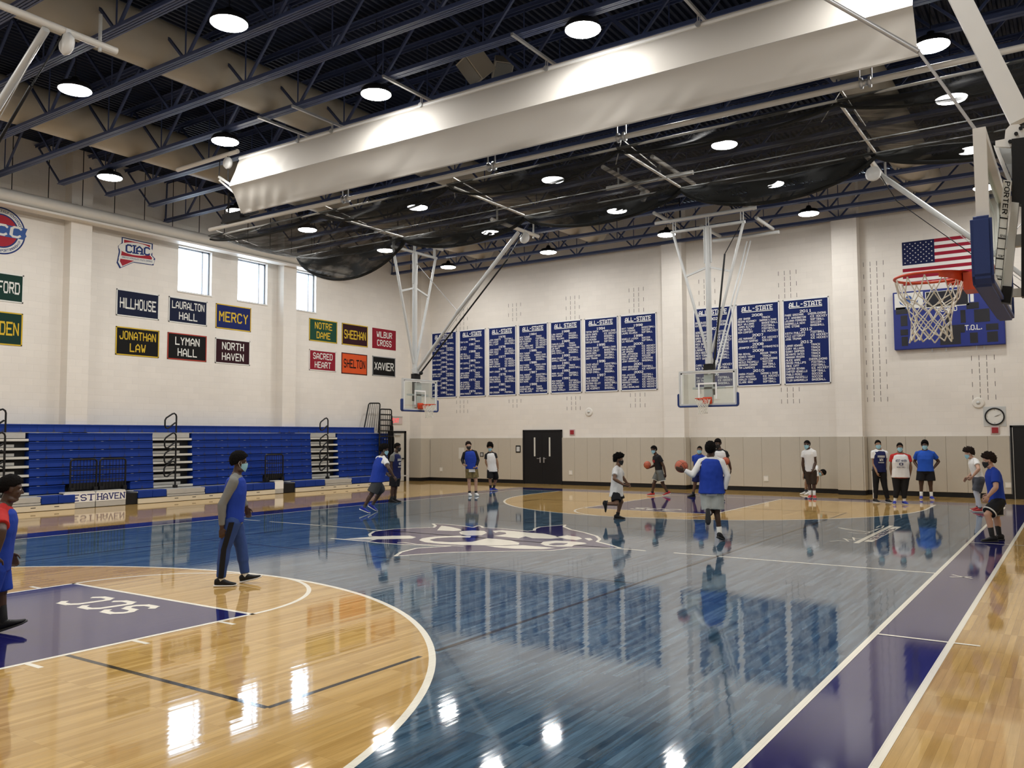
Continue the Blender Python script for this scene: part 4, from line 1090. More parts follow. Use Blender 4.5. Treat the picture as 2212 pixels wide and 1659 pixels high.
# ================================================================== school banners on the bleacher wall
BFONT = {}
def wall_banner(px, lines, bg, fg, edge, label, left=True, name='wall_banner', edge_w=0.03, group='school banners on the bleacher wall', twf=0.84):
    x = XL+0.012
    a = onX(px[0], px[1], x); b = onX(px[2], px[3], x)
    y0, y1, z1, z0 = a.y, b.y, a.z, b.z
    m = MB(); m.box((XL, y0, z0), (x, y1, z1))
    o = m.build(name, bg); tag(o, label, 'banner', group)
    if edge is not None:
        m = MB(); e = edge_w; d = x+0.004
        for q in (((y0, z0), (y1, z0+e)), ((y0, z1-e), (y1, z1)), ((y0, z0), (y0+e, z1)), ((y1-e, z0), (y1, z1))):
            m.box((x-0.002, q[0][0], q[0][1]), (d, q[1][0], q[1][1]))
        m.build('border', edge, o)
    m = MB(); W_, H_ = y1-y0, z1-z0; n = len(lines)
    lh = H_*(0.31 if n == 2 else 0.42); gap = H_*0.11
    top = (z0+z1)/2 + (n*lh+(n-1)*gap)/2
    for i, t in enumerate(lines):
        tw = text_width(t)+0.9
        wid = min(W_*twf, lh/6.9*tw*0.82)
        stroke_text(m, t, (x+0.005, (y0+y1)/2, top-lh-i*(lh+gap)), (0,1,0), (0,0,1), lh, wid, t=1.05)
    m.build('lettering', fg, o)
    return o
def flat(n, c, r=0.75): return mat(n, c, r, spec=0.2, var=0.06, vscale=6)
K_NAVY = flat('dark navy felt', (0.008, 0.012, 0.035)); K_BLK = flat('black felt', (0.006, 0.006, 0.006)); K_BLU = flat('deep blue felt', (0.010, 0.018, 0.11))
K_GRN = flat('forest green felt', (0.012, 0.060, 0.035)); K_DGRN = flat('dark green felt', (0.008, 0.035, 0.026)); K_MAR = flat('dark maroon felt', (0.028, 0.006, 0.010)); K_RED = flat('crimson felt', (0.24, 0.012, 0.025)); K_ORG = flat('orange felt', (0.62, 0.085, 0.02))
K_W = flat('white felt', (0.72, 0.72, 0.68)); K_GLD = flat('gold felt', (0.62, 0.42, 0.035)); K_GRY = flat('grey felt edge', (0.35, 0.36, 0.36)); K_REDE = flat('red felt edge', (0.40, 0.05, 0.035))
for px, ln, bg, fg, ed, lab in (
    ((252,623,343,692), ['HILLHOUSE'], K_NAVY, K_W, K_W, 'navy banner reading HILLHOUSE in white on the bleacher wall'),
    ((365,639.5,447,705), ['LAURALTON','HALL'], K_NAVY, K_W, K_W, 'navy banner reading LAURALTON HALL in white on the bleacher wall'),
    ((466.6,654.5,541.8,717.5), ['MERCY'], K_BLU, K_GLD, K_GLD, 'blue banner with gold edge reading MERCY'),
    ((250.6,704,343,773.4), ['JONATHAN','LAW'], K_BLK, K_GLD, K_GLD, 'black banner with gold edge reading JONATHAN LAW'),
    ((362.3,717,445.6,782), ['LYMAN','HALL'], K_BLK, K_W, K_REDE, 'black banner with red edge reading LYMAN HALL'),
    ((465.3,729,539.7,790), ['NORTH','HAVEN'], K_MAR, K_W, K_W, 'dark maroon banner with white edge reading NORTH HAVEN'),
    ((668.3,686.5,728.3,742.5), ['NOTRE','DAME'], K_GRN, K_GLD, K_GLD, 'green banner with gold edge reading NOTRE DAME'),
    ((738.9,697,794.3,750.5), ['SHEEHAN'], K_MAR, K_GLD, K_GLD, 'dark maroon banner with gold edge reading SHEEHAN'),
    ((804.6,707.5,855,757.5), ['WILBUR','CROSS'], K_RED, K_W, None, 'crimson banner reading WILBUR CROSS in white'),
    ((668.3,754,725.5,804), ['SACRED','HEART'], K_RED, K_W, K_W, 'crimson banner with thin white edge reading SACRED HEART'),
    ((738,761,793,811), ['SHELTON'], K_ORG, K_BLK, K_MAR, 'orange banner reading SHELTON in black'),
    ((804.6,768.2,854,815), ['XAVIER'], K_BLK, K_W, K_GRY, 'black banner with grey edge reading XAVIER in white'),
    ((-56,579,50,656), ['GUILFORD'], K_DGRN, K_W, K_W, 'dark green banner cut by the left edge, white letters ending ORD'),
    ((-54,666,47.5,748), ['HAMDEN'], K_DGRN, K_GLD, K_GLD, 'dark green banner cut by the left edge, gold letters ending DEN')):
    wall_banner(px, ln, bg, fg, ed, lab, edge_w=0.035)

# round conference emblem, cut by the left edge of the frame
x = XL+0.01
er = onX(57, 500, x); et = onX(20, 450.5, x); eb = onX(20, 552.5, x)
R_ = (et.z-eb.z)/2; zc_ = (et.z+eb.z)/2; yc_ = er.y-R_*1.02
def disc(r0, r1, mi, m, xx, n=64):
    for i in range(n):
        t0, t1 = 2*PI*i/n, 2*PI*(i+1)/n
        m.face([(xx, yc_+r0*math.cos(t0), zc_+r0*math.sin(t0)), (xx, yc_+r0*math.cos(t1), zc_+r0*math.sin(t1)), (xx, yc_+r1*math.cos(t1), zc_+r1*math.sin(t1)), (xx, yc_+r1*math.cos(t0), zc_+r1*math.sin(t0))], mi)
K_EB = flat('emblem blue', (0.02, 0.04, 0.16)); K_ER = flat('emblem red', (0.35, 0.025, 0.04)); K_EB2 = flat('emblem mid blue', (0.05, 0.11, 0.32))
m = MB(); m.tube((XL, yc_, zc_), (x, yc_, zc_), R_*0.99, 48)
disc(R_*0.93, R_*0.99, 1, m, x+0.001); disc(R_*0.72, R_*0.93, 0, m, x+0.001); disc(R_*0.66, R_*0.72, 1, m, x+0.001)
em = m.build('wall_emblem', [K_W, K_EB]); tag(em, 'round red and blue conference emblem high on the wall at the left edge', 'emblem')
m = MB()
for i in range(48):
    t0, t1 = 2*PI*i/48, 2*PI*(i+1)/48
    m.face([(x+0.003, yc_, zc_), (x+0.003, yc_+R_*0.66*math.cos(t0), zc_+R_*0.66*math.sin(t0)), (x+0.003, yc_+R_*0.66*math.cos(t1), zc_+R_*0.66*math.sin(t1))], 0)
m.face([(x+0.005, yc_-R_*0.95, zc_-R_*0.22), (x+0.005, yc_+R_*0.92, zc_-R_*0.22), (x+0.005, yc_+R_*1.03, zc_-R_*0.05), (x+0.005, yc_+R_*0.98, zc_+R_*0.05), (x+0.005, yc_+R_*1.06, zc_+R_*0.28), (x+0.005, yc_-R_*0.9, zc_+R_*0.30)], 1)
m.build('centre_field', [K_ER, K_EB2], em)
m = MB(); stroke_text(m, 'SCC', (x+0.008, yc_+R_*0.02, zc_-R_*0.20), (0,1,0), (0,0,1), R_*0.50, R_*1.62, t=1.35, shear=0.12); m.build('lettering', K_W, em)
m = MB()
for txt, a0, a1, s in (('SOUTHERN CONNECTICUT CONFERENCE', 160, 20, 1), ('LEADERSHIP SPORTSMANSHIP', 205, 338, -1)):
    for i, ch in enumerate(txt):
        a = math.radians(a0+(a1-a0)*(i+0.5)/len(txt)); rr = R_*0.83
        rt_ = Vector((0, math.sin(a), -math.cos(a)))*s; up_ = Vector((0, math.cos(a), math.sin(a)))*s
        stroke_text(m, ch, Vector((x+0.004, yc_+rr*math.cos(a), zc_+rr*math.sin(a)))-up_*R_*0.055, rt_, up_, R_*0.11, None, t=1.0)
m.build('ring_lettering', K_EB, em)
# state-shaped emblem
def cp(px, s=1.0, c=(293, 546), dx=0.0):
    return [onX(c[0]+(u-c[0])*s, c[1]+(v-c[1])*s, x+dx) for u, v in px]
OUT = [(263.3,511.9),(330.4,526.6),(329,552),(335.4,559),(331.6,573.4),(288.6,567),(258.7,579.7),(252,567),(253,564.5),(257,544),(255.2,531.6),(263.3,524)]
m = MB(); m.prism(cp(OUT), (-0.012, 0, 0)); ci = m.build('wall_emblem', K_EB); tag(ci, 'red and navy emblem in the outline of a state reading CIAC', 'emblem')
m = MB(); m.face(cp(OUT, 0.93, dx=0.003), 0); m.face(cp(OUT, 0.84, dx=0.005), 1)
EL = [(293+37*math.cos(t), 538+5*math.cos(t)+13.5*math.sin(t)) for t in np.linspace(0, 2*PI, 33)[:-1]]
m.face(cp(EL, 1.0, dx=0.007), 0)
m.face(cp([(258,551),(334,562),(332,570.5),(288,563),(256,558)], 1.0, dx=0.008), 0)
m.build('field', [K_W, K_ER], ci)
p0, p1 = onX(271, 545.5, x+0.011), onX(325, 553, x+0.011)
m = MB(); rt_ = (p1-p0).normalized(); stroke_text(m, 'CIAC', (p0+p1)/2, rt_, (0, 0, 1), 0.28, (p1-p0).length, t=1.35, serif=True)
q0, q1 = onX(261, 556.5, x+0.011), onX(331, 567.5, x+0.011)
stroke_text(m, 'CONNECTICUT INTERSCHOLASTIC ATHLETIC CONFERENCE', (q0+q1)/2, (q1-q0).normalized(), (0,0,1), 0.055, (q1-q0).length*0.95, t=0.9)
m.build('lettering', K_EB, ci)
# ================================================================== banners, flag and fittings on the back wall
K_BANN = flat('royal blue banner cloth', (0.007, 0.017, 0.105)); K_WLET = flat('white banner lettering', (0.78, 0.79, 0.80))
yw = YB-0.012
def bx_(px, v): return onY(px, v, yw).x
ZB0, ZB1 = 3.675, 6.61
def rows(*a): return a
BANNERS = [
 ((932.8,986.5), '1937', [('1937',[("J. ABBATE",'FOOTBALL')]),('1938',[("BILL ROSS",'FOOTBALL'),("FRANK EP ANZLEY",'FOOTBALL')]),('1940',[("TONY COLE",'FOOTBALL')]),('1942',[("JACK MCKEON",'FOOTBALL')]),('1944',[("KEN PREVOST",'FOOTBALL')]),('1946',[("GERRY WASICK",'FOOTBALL')]),('1947',[("GERRY WASICK",'FOOTBALL'),("JIM MALLEY",'FOOTBALL')]),('1949',[("ED CORRELLO",'FOOTBALL')]),('1959',[("JOHN WALLACE",'FOOTBALL')]),('1961',[("JOHN C.",'FOOTBALL')]),('1962',[("JOHN L.",'FOOTBALL')])], '-'),
 ((992.4,1049), '1965', [('1965',[("TOM FLYNN",'TRACK')]),('1967',[("JIM HILL",'TRACK'),("ED RICE",'FOOTBALL')]),('1968',[("JIM HILL",'TRACK'),("NAT COSTELLE",'TRACK'),("TED WILLIAMS",'FOOTBALL')]),('1969',[("ART COSTELLE",'TRACK')]),('1971',[("MEL LANGELLE",'FOOTBALL')]),('1972',[("JOHN HORNIS",'TRACK'),("JIM CASSELL",'TRACK'),("DON ROGERS",'FOOTBALL')]),('1973',[("JIM CASSELL",'TRACK'),("JIM CLAYTON",'TRACK'),("PETER JENSEN",'TRACK'),("DAVE NATTER",'FOOTBALL')]),('1974',[("BRIAN FARGEOT",'FOOTBALL')])], '-'),
 ((1055.6,1115), '1975', [('1975',[("JOHN VENDETTI",'FOOTBALL'),("RAY LASSOR",'ICE HOCKEY'),("KELLY CARP",'BASKETBALL')]),('1976',[("JOHN VENDETTI",'FOOTBALL'),("MARK GUILD",'ICE HOCKEY'),("KELLY CARP",'BASKETBALL')]),('1977',[("MIKE OCTEN",'FOOTBALL'),("MARK GUILD",'ICE HOCKEY'),("MARTY CROGAN",'ICE HOCKEY'),("BOB MCMILLAN",'ICE HOCKEY')]),('1978',[("MARTY CROGAN",'ICE HOCKEY')]),('1979',[("BOB MCMILLAN",'FOOTBALL'),("SHANE NEGOLA",'ICE HOCKEY'),("MIKE POMPANGE",'BASKETBALL')]),('1981',[("JOHN MASCO",'TRACK')]),('1983',[("RON CROSSIN",'FOOTBALL')])], '-'),
 ((1120.7,1183.5), '1984', [('1984',[("RICH TURNER",'TRACK'),("PETE THOMPSON",'FOOTBALL'),("ROB PETERSON",'ICE HOCKEY'),("JIM LOOBY",'ICE HOCKEY'),("PAUL DIGIULIANE",'ICE HOCKEY'),("ANTHONY PATALANO",'BASEBALL')]),('1985',[("RICH TURNER",'TRACK'),("GALE PUREN",'SWIMMING & DIVING'),("JOE MCGUINN",'BASKETBALL'),("NEIL WEISMAN",'BASEBALL')]),('1986',[("GALE PUREN",'SWIMMING & DIVING'),("BOB HINTON",'FOOTBALL'),("MIKE GUGLIANE",'BASEBALL')]),('1987',[("PAUL MAGNER",'BASKETBALL'),("CHUCK BRADLEY",'FOOTBALL'),("GENE ALBERT",'ICE HOCKEY'),("BUD MOORE",'ICE HOCKEY')]),('1988',[("SHARI HOGAN",'TRACK'),("ADRIENNE APOLLO",'TENNIS'),("PAUL WILLIAMS",'ICE HOCKEY')])], '-'),
 ((1189.3,1256.4), '1988', [('1988',[("LORI COPPETO",'SOCCER'),("MIKE PROKOP",'BASEBALL'),("PAUL WILLIAMS",'BASEBALL')]),('1989',[("CHARLES CLARK",'TRACK'),("KEVIN O'BRIEN",'TENNIS'),("JIM RAFT",'SWIMMING & DIVING'),("ERIC SMALL",'FOOTBALL'),("DAVE MCMULLAN",'BASEBALL')]),('1990',[("BRIAN COLBER",'FOOTBALL'),("DARRELL BALDWIN",'ICE HOCKEY')]),('1991',[("CHRIS BICKFORD",'TRACK'),("TERRY DENNING",'BASKETBALL')]),('1992',[("MARK KILLIAN",'BASEBALL'),("KEITH JAMES",'SOFTBALL')]),('1993',[("RON PARKER",'FOOTBALL'),("ROB CANTELMO",'ICE HOCKEY'),("WAYNE RUSSELL",'BASEBALL'),("STACEY ROSH",'SOFTBALL'),("DANNY MCKINLEY",'BASEBALL')])], ' '),
 ((1263,1335), '1994', [('1994',[("TIFFIN SMITH",'SWIMMING & DIVING'),("KEITH SNIPE",'ICE HOCKEY'),("KEN PARKER",'BASEBALL'),("TIM MCHUGH",'SOFTBALL'),("KAITLIN ROHAN",'SOFTBALL')]),('1995',[("TIFFIN SMITH",'SWIMMING & DIVING'),("ERICKE CONLEY",'BASKETBALL'),("JASON DEES",'BASEBALL'),("SHANNON CARTER",'SOFTBALL'),("GARY TRAHAN",'BASEBALL')]),('1996',[("CHUCK WESLEY",'BASKETBALL'),("DAVE RICKS",'FOOTBALL'),("CHALEE BRANNON",'SOCCER'),("PETER O'NEILL",'BASEBALL')]),('1997',[("MIKE REINLINE",'FOOTBALL'),("ALAN GREGER",'FOOTBALL'),("KATRINA HOLLEY",'BASKETBALL'),("JOE ROWLES",'SOCCER'),("JOE MCDERMOTT",'BASEBALL')])], '-'),
 ((1340.4,1418.8), '1998', [('1998',[("MATT TURNER",'BASKETBALL'),("DAVE PODERIS",'SOCCER'),("LAURIE MCLAREN",'SOFTBALL')]),('1999',[("DANIELLE LACROIX",'SOCCER'),("LIZ MEEGAN",'SOFTBALL')]),('2000',[("RYAN JACKSON",'ICE HOCKEY'),("DAN BEVERLY",'ICE HOCKEY'),("JIM WINDAM",'ICE HOCKEY'),("MARK JEFFERSON",'ICE HOCKEY'),("CARLOS CARACAS",'SOCCER'),("KELLY BRINTON",'LACROSSE'),("JENNY IANNARELLA",'BASEBALL')]),('2001',[("JOHNNY BROWN HENDON",'FOOTBALL'),("MARK JEFFERSON",'ICE HOCKEY')]),('2002',[("ROB JACKSON",'FOOTBALL'),("TOMMY DURKIN",'FOOTBALL'),("MARK JEFFERSON",'ICE HOCKEY'),("BRANDON FARRELLI",'ICE HOCKEY'),("JOE LUPO",'ICE HOCKEY'),("CHRIS IOVANLAND",'ICE HOCKEY')])], '-'),
 ((1499.5,1584), '2002', [('2002',[("BRIT RUSSO",'SOCCER'),("KATI CARSON",'BASEBALL')]),('2003',[("DEREK MARSHALL",'FOOTBALL'),("ROB HARRINGTON",'SOFTBALL'),("GREG HINES",'ICE HOCKEY'),("CHRIS HANLON",'ICE HOCKEY'),("NICK BARTON",'LACROSSE'),("KELLY ANN NIXON",'LACROSSE'),("LINDSEY HAUSER",'LACROSSE'),("RICH NEEDHAM",'SOFTBALL'),("RICH TORINO",'BASEBALL'),("MATT GATLIN",'BASEBALL')]),('2004',[("CHRIS WALSH",'ICE HOCKEY'),("NICK BARTO",'SOFTBALL'),("KRISTI LEE",'SOFTBALL')]),('2005',[("TIM LAMB",'FOOTBALL'),("JOE PAGE",'ICE HOCKEY'),("MEG RAY",'BASEBALL')])], '-'),
 ((1591.3,1685), '2006', [('2006',[("JOE BARBI",'TRACK'),("MEGAN MCKINNEY",'SWIMMING & DIVING'),("GUY WILLIAMS",'BASKETBALL'),("JAMES ALFORD",'FOOTBALL'),("TOM NATOLI",'FOOTBALL'),("KEN COMFORT",'ICE HOCKEY')]),('2007',[("JOE MARANGELO",'ICE HOCKEY'),("REBEKAH SAMPAIO",'SOCCER')]),('2008',[("JENNIFER FUCCI",'GYMNASTICS')]),('2009',[("MIA ROYAL",'INDOOR TRACK'),("MONICA YANEZ",'TRACK'),("KELLY LAST",'CHEERLEADING'),("NICOLE PACAPELLI",'SOCCER'),("BRANDON CONNOR",'SOFTBALL'),("TIM LAWRENCE",'BASEBALL')]),('2010',[("MARIA POWER",'SWIMMING & DIVING'),("JOSH MENDOZA",'ICE HOCKEY'),("ASHLEY CONNOR",'SOFTBALL'),("CLARK RINO",'SOFTBALL')])], '-'),
 ((1693,1793), '2011', [('2011',[("PAIGE GREENAN",'CHEERLEADING'),("J. P. WASHINGTON",'ICE HOCKEY'),("JULIANA FERREIRA",'SOFTBALL'),("GABRIELLA NOVI",'SOCCER'),("ERIC STONE",'BASEBALL')]),('2012',[("KEITH PHILLIPS",'FOOTBALL'),("KYLE LETTOROFF",'ICE HOCKEY'),("JOSE TRUMAN",'ICE HOCKEY')]),('2013',[("LAMAR HOWARD",'TRACK'),("CORY WILLIAMS",'TRACK'),("SUNNY SAMPSON",'TRACK'),("DEVANTE OATES",'TRACK'),("HANNAH RIVERA",'TRACK'),("ALICE WARE",'CHEERLEADING'),("DAVID PHILLIPS",'FOOTBALL'),("MIKE CIFF",'FOOTBALL'),("CARTER BOVINA",'ICE HOCKEY'),("CARTER HENNELLO",'SOFTBALL'),("PABLO PEREZ",'SOCCER'),("KIANNA PACAPELLI",'SOCCER'),("TYLER GAMBARDELLA",'BASEBALL')])], '-')]
WHERE = ['leftmost of the ten ALL-STATE banners, its list starting at 1937','second ALL-STATE banner from the left, listing 1965 to 1974','third ALL-STATE banner from the left, listing 1975 to 1983','fourth ALL-STATE banner from the left, listing 1984 to 1988','fifth banner from the left, headed ALL STATE without a hyphen','sixth ALL-STATE banner from the left, listing 1994 to 1997','seventh ALL-STATE banner from the left, listing 1998 to 2002','ALL-STATE banner behind the main basket mast, listing 2002 to 2005','ALL-STATE banner right of the main basket, listing 2006 to 2010','rightmost ALL-STATE banner, listing 2011 to 2013']
for (pp, y0_, lst, hy), lab in zip(BANNERS, WHERE):
    vm = 745
    xa, xb = bx_(pp[0], vm), bx_(pp[1], vm); w = xb-xa
    m = MB(); nx, nz = 10, 16; vs = []
    for k in range(nz+1):
        for i in range(nx+1):
            u = i/nx; z = ZB1+(ZB0-ZB1)*k/nz
            vs.append((xa+w*u, yw-0.006-0.010*math.sin(u*5+xa)*math.sin(k*0.5+xa)*0.6, z))
    f = [(k*(nx+1)+i, (k+1)*(nx+1)+i, (k+1)*(nx+1)+i+1, k*(nx+1)+i+1) for k in range(nz) for i in range(nx)]
    m.add(vs, f, 0, True); m.box((xa, yw-0.0005, ZB0), (xb, YB-0.0005, ZB1))
    o = tag(m.build('banner', K_BANN), lab, 'banner', 'ALL-STATE banners on the back wall')
    e = 0.035; yb_ = yw-0.016; m = MB()
    for a, b in (((xa, ZB0), (xb, ZB0+e)), ((xa, ZB1-e), (xb, ZB1)), ((xa, ZB0), (xa+e, ZB1)), ((xb-e, ZB0), (xb, ZB1))): m.box((a[0], yb_-0.003, a[1]), (b[0], yw-0.002, b[1]))
    m.build('edging', K_GRY if False else K_WLET, o)
    m = MB(); yt = yw-0.0195; xc = (xa+xb)/2; R1 = (1,0,0); U1 = (0,0,1)
    stroke_text(m, 'ALL%sSTATE' % hy, (xc, yt, ZB1-0.27), R1, U1, 0.17, w*0.72, t=1.35, serif=True)
    m.box((xc-w*0.36, yt-0.001, ZB1-0.315), (xc+w*0.36, yt+0.001, ZB1-0.29))
    tot = sum(1.35+len(r) for _, r in lst); zz = ZB1-0.36; avail = zz-(ZB0+0.09); rh = min(avail/tot, 0.125)
    for yr, rr in lst:
        stroke_text(m, yr, (xc, yt, zz-rh*1.2), R1, U1, rh*0.95, w*0.26, t=1.3); zz -= rh*1.35
        for nm, sp in rr:
            nh = rh*0.74
            stroke_text(m, nm, (xa+w*0.045, yt, zz-nh-rh*0.1), R1, U1, nh, min(w*0.46, w*0.029*(len(nm)+1)), t=1.15, align='l')
            stroke_text(m, sp, (xa+w*(0.60 if len(sp) < 12 else 0.55), yt, zz-nh-rh*0.1), R1, U1, nh, min(w*0.385, w*0.033*(len(sp)+1)), t=1.15, align='l')
            zz -= rh
    m.build('lettering', K_WLET, o)

# flag
fa, fb = bx_(1949.5, 570), bx_(2129, 540); ft = onY(1951, 524, yw).z; fh = (onY(1951, 524, yw).z-onY(1953, 574, yw).z)*13/7
K_FW = flat('white flag cloth', (0.72, 0.71, 0.69)); K_FR = flat('flag red', (0.27, 0.012, 0.03)); K_FB = flat('flag navy', (0.008, 0.012, 0.055))
m = MB(); m.box((fa, yw-0.004, ft-fh), (fb, YB-0.0005, ft))
fg = tag(m.build('flag', K_FW), 'American flag flat on the back wall, partly behind the near basket', 'flag')
m = MB(); cw = (fb-fa)*0.40
for i in range(0, 13, 2):
    x0 = fa+cw if i < 7 else fa
    m.box((x0, yw-0.0065, ft-fh*(i+1)/13), (fb, yw-0.003, ft-fh*i/13))
m.build('red_stripes', K_FR, fg)
m = MB(); m.box((fa, yw-0.0065, ft-fh*7/13), (fa+cw, yw-0.003, ft)); cn = m.build('canton', K_FB, fg)
m = MB(); ch = fh*7/13
for r_ in range(9):
    n_ = 6 if r_ % 2 == 0 else 5
    for i in range(n_):
        cx = fa+cw*((2*i+1 if n_ == 6 else 2*i+2)/12); cz_ = ft-ch*(r_+1)/10; R0 = cw*0.028
        m.face([(cx+(R0 if k % 2 == 0 else R0*0.42)*math.sin(PI*k/5), yw-0.008, cz_+(R0 if k % 2 == 0 else R0*0.42)*math.cos(PI*k/5)) for k in range(10)])
m.build('stars', K_FW, cn)

# scoreboard
ys_b = YB-0.20
def sp(cx, cy):  # a point read in the scoreboard close-up
    return onY(1800+cx/4.609, 400+cy/4.609, ys_b)
sa = sp(590, 1072); sb = sp(1717, 1580)
K_SB = mat('scoreboard blue', (0.010, 0.022, 0.19), 0.4, spec=0.4); K_LED = mat('dark display window', (0.010, 0.010, 0.016), 0.25)
m = MB(); m.bevbox((sa.x, ys_b, sb.z), (sb.x, YB-0.002, sa.z), 0.02)
sc = tag(m.build('scoreboard', K_SB), 'blue scoreboard on the back wall below the flag', 'scoreboard')
def srect(x0, y0, x1, y1, name, m_, d=0.006):
    a, b = sp(x0, y0), sp(x1, y1); k = MB(); k.box((a.x, ys_b-d, b.z), (b.x, ys_b+0.003, a.z)); return k.build(name, m_, sc)
pn = srect(607, 1085, 897, 1218, 'sponsor_panel', K_W)
k = MB(); c0 = sp(750, 1140)
k.add([(c0.x+0.10*math.cos(t), ys_b-0.008, c0.z+0.13*math.sin(t)) for t in np.linspace(0, 2*PI, 17)[:-1]], [list(range(16))])
for s in (-1, 1): k.add([(c0.x+s*0.12, ys_b-0.008, c0.z-0.20), (c0.x+s*0.28, ys_b-0.008, c0.z-0.02), (c0.x+s*0.25, ys_b-0.008, c0.z-0.12)], [(0, 1, 2)])
k.add([(c0.x-0.12, ys_b-0.008, c0.z-0.25), (c0.x+0.12, ys_b-0.008, c0.z-0.25), (c0.x+0.08, ys_b-0.008, c0.z-0.29), (c0.x-0.08, ys_b-0.008, c0.z-0.29)], [(0, 1, 2, 3)])
k.build('panel_emblem', K_EB2, pn)
srect(913, 1066, 1352, 1192, 'display_surround', K_W); srect(922, 1070, 1343, 1183, 'display_window', K_LED, 0.01)
srect(1362, 1085, 1400, 1160, 'display_surround', K_W, 0.005)
for r in ((622,1222,740,1280), (670,1300,740,1400), (1120,1275,1172,1368), (1265,1245,1320,1368), (1325,1172,1450,1225), (1400,1238,1560,1355), (1520,1382,1645,1437), (1060,1402,1312,1466), (670,1440,745,1492), (680,1512,745,1598), (1062,1482,1272,1580), (1360,1470,1442,1568), (1530,1460,1642,1556)):
    srect(*r, 'display_window', K_LED)
k = MB(); c0 = sp(1133, 1258); stroke_text(k, 'PERIOD', (c0.x, ys_b-0.008, c0.z), (1,0,0), (0,0,1), 0.15, 0.56, t=1.1)
c0 = sp(1396, 1442); stroke_text(k, 'T.O.L.', (c0.x, ys_b-0.008, c0.z), (1,0,0), (0,0,1), 0.165, 0.46, t=1.1); k.build('lettering', K_W, sc)
for cx in (980, 1120, 1425, 1500):
    a = sp(cx, 1600); k = MB(); k.box((a.x-0.012, ys_b+0.05, sb.z-0.12), (a.x+0.012, ys_b+0.08, sb.z+0.01)); k.build('bracket', K_GRY, sc)

# clock, alarms, horn speakers, exit sign
def on_back(u, v): return onY(u, v, YB)
c = on_back(2148.7, 899.7); R0 = 0.265
ck = thing('wall_clock', 'round white wall clock with black rim on a square plate', 'clock', (c.x, YB-0.03, c.z))
k = MB(); k.bevbox((c.x-0.30, YB-0.012, c.z-0.30), (c.x+0.30, YB-0.001, c.z+0.30), 0.006); k.build('back_plate', M_GREYP, ck)
k = MB(); k.lathe([(R0, -0.012), (R0, -0.05), (R0*0.87, -0.055), (R0*0.86, -0.03)], (c.x, YB, c.z), 36, axis='y'); k.build('rim', M_BLACK, ck)
k = MB(); k.lathe([(R0*0.88, -0.03), (0.0, -0.031)], (c.x, YB, c.z), 36, axis='y'); k.build('dial', K_W, ck)
k = MB()
for i in range(12):
    a = PI*i/6; d = Vector((math.sin(a), 0, math.cos(a))); k.bar(Vector((c.x, YB-0.034, c.z))+d*R0*0.70, Vector((c.x, YB-0.034, c.z))+d*R0*0.80, 0.012, 0.002)
k.build('hour_marks', M_BLACK, ck)
for ang, ln, w_ in ((68, 0.17, 0.010), (72, 0.11, 0.016)):
    k = MB(); a = math.radians(ang); k.bar((c.x, YB-0.038, c.z), (c.x+math.sin(a)*ln, YB-0.038, c.z+math.cos(a)*ln), w_, 0.003); k.build('clock_hand', M_BLACK, ck)
K_ALR = mat('alarm red', (0.30, 0.012, 0.02), 0.4); K_ALG = mat('alarm guard', (0.55, 0.42, 0.42), 0.3)
for lab, p, ax in (('red fire alarm box under the clock', on_back(2149.6, 929.3), 'y'), ('red fire alarm box right of the double doors', on_back(1236.5, 933.7), 'y'), ('red fire alarm box on the bleacher wall left of the crimson banners', onX(625.5, 786, XL), 'x')):
    t = thing('fire_alarm', lab, 'alarm', p, 'fire alarms')
    for nm, s, d, m_ in (('guard', 0.12, 0.03, K_ALG), ('alarm_face', 0.085, 0.05, K_ALR)):
        k = MB()
        if ax == 'y': k.bevbox((p.x-s, p.y-d, p.z-s), (p.x+s, p.y-0.001, p.z+s), 0.01)
        else: k.bevbox((p.x+0.001, p.y-s, p.z-s), (p.x+d, p.y+s, p.z+s), 0.01)
        k.build(nm, m_, t)
for lab, p in (('round pale wall speaker above and left of the clock', on_back(2113.4, 870.2)), ('round pale wall speaker above the fire alarm by the double doors', on_back(1272.3, 890))):
    t = thing('wall_speaker', lab, 'speaker', p, 'round wall speakers')
    k = MB(); k.lathe([(0.17, -0.001), (0.17, -0.02), (0.14, -0.035), (0.10, -0.03), (0.0, -0.03)], p, 28, axis='y'); k.build('cover', M_CREAM, t)
    k = MB(); k.lathe([(0.06, -0.03), (0.045, -0.05), (0.0, -0.055)], p, 16, axis='y'); k.build('horn', M_ALU, t)
p = onX(856, 908.5, XL); 
K_EXR = mat('exit red glow', (0.5, 0.03, 0.03), 0.5, emit=(1.0, 0.09, 0.10), estr=0.9)
t = thing('exit_sign', 'red lettered EXIT sign above the corner side door', 'sign', p)
k = MB(); k.box((XL+0.02, p.y-0.36, p.z-0.15), (XL+0.035, p.y+0.36, p.z+0.15)); k.build('panel', mat('pale exit panel', (0.62, 0.50, 0.47), 0.3), t)
k = MB(); k.box((XL, p.y-0.36, p.z+0.15), (XL+0.05, p.y+0.36, p.z+0.19)); k.build('housing', M_ALU, t)
k = MB(); stroke_text(k, 'EXIT', (XL+0.037, p.y-0.08, p.z-0.10), (0,1,0), (0,0,1), 0.20, 0.44, t=1.3); k.build('lettering', K_EXR, t)
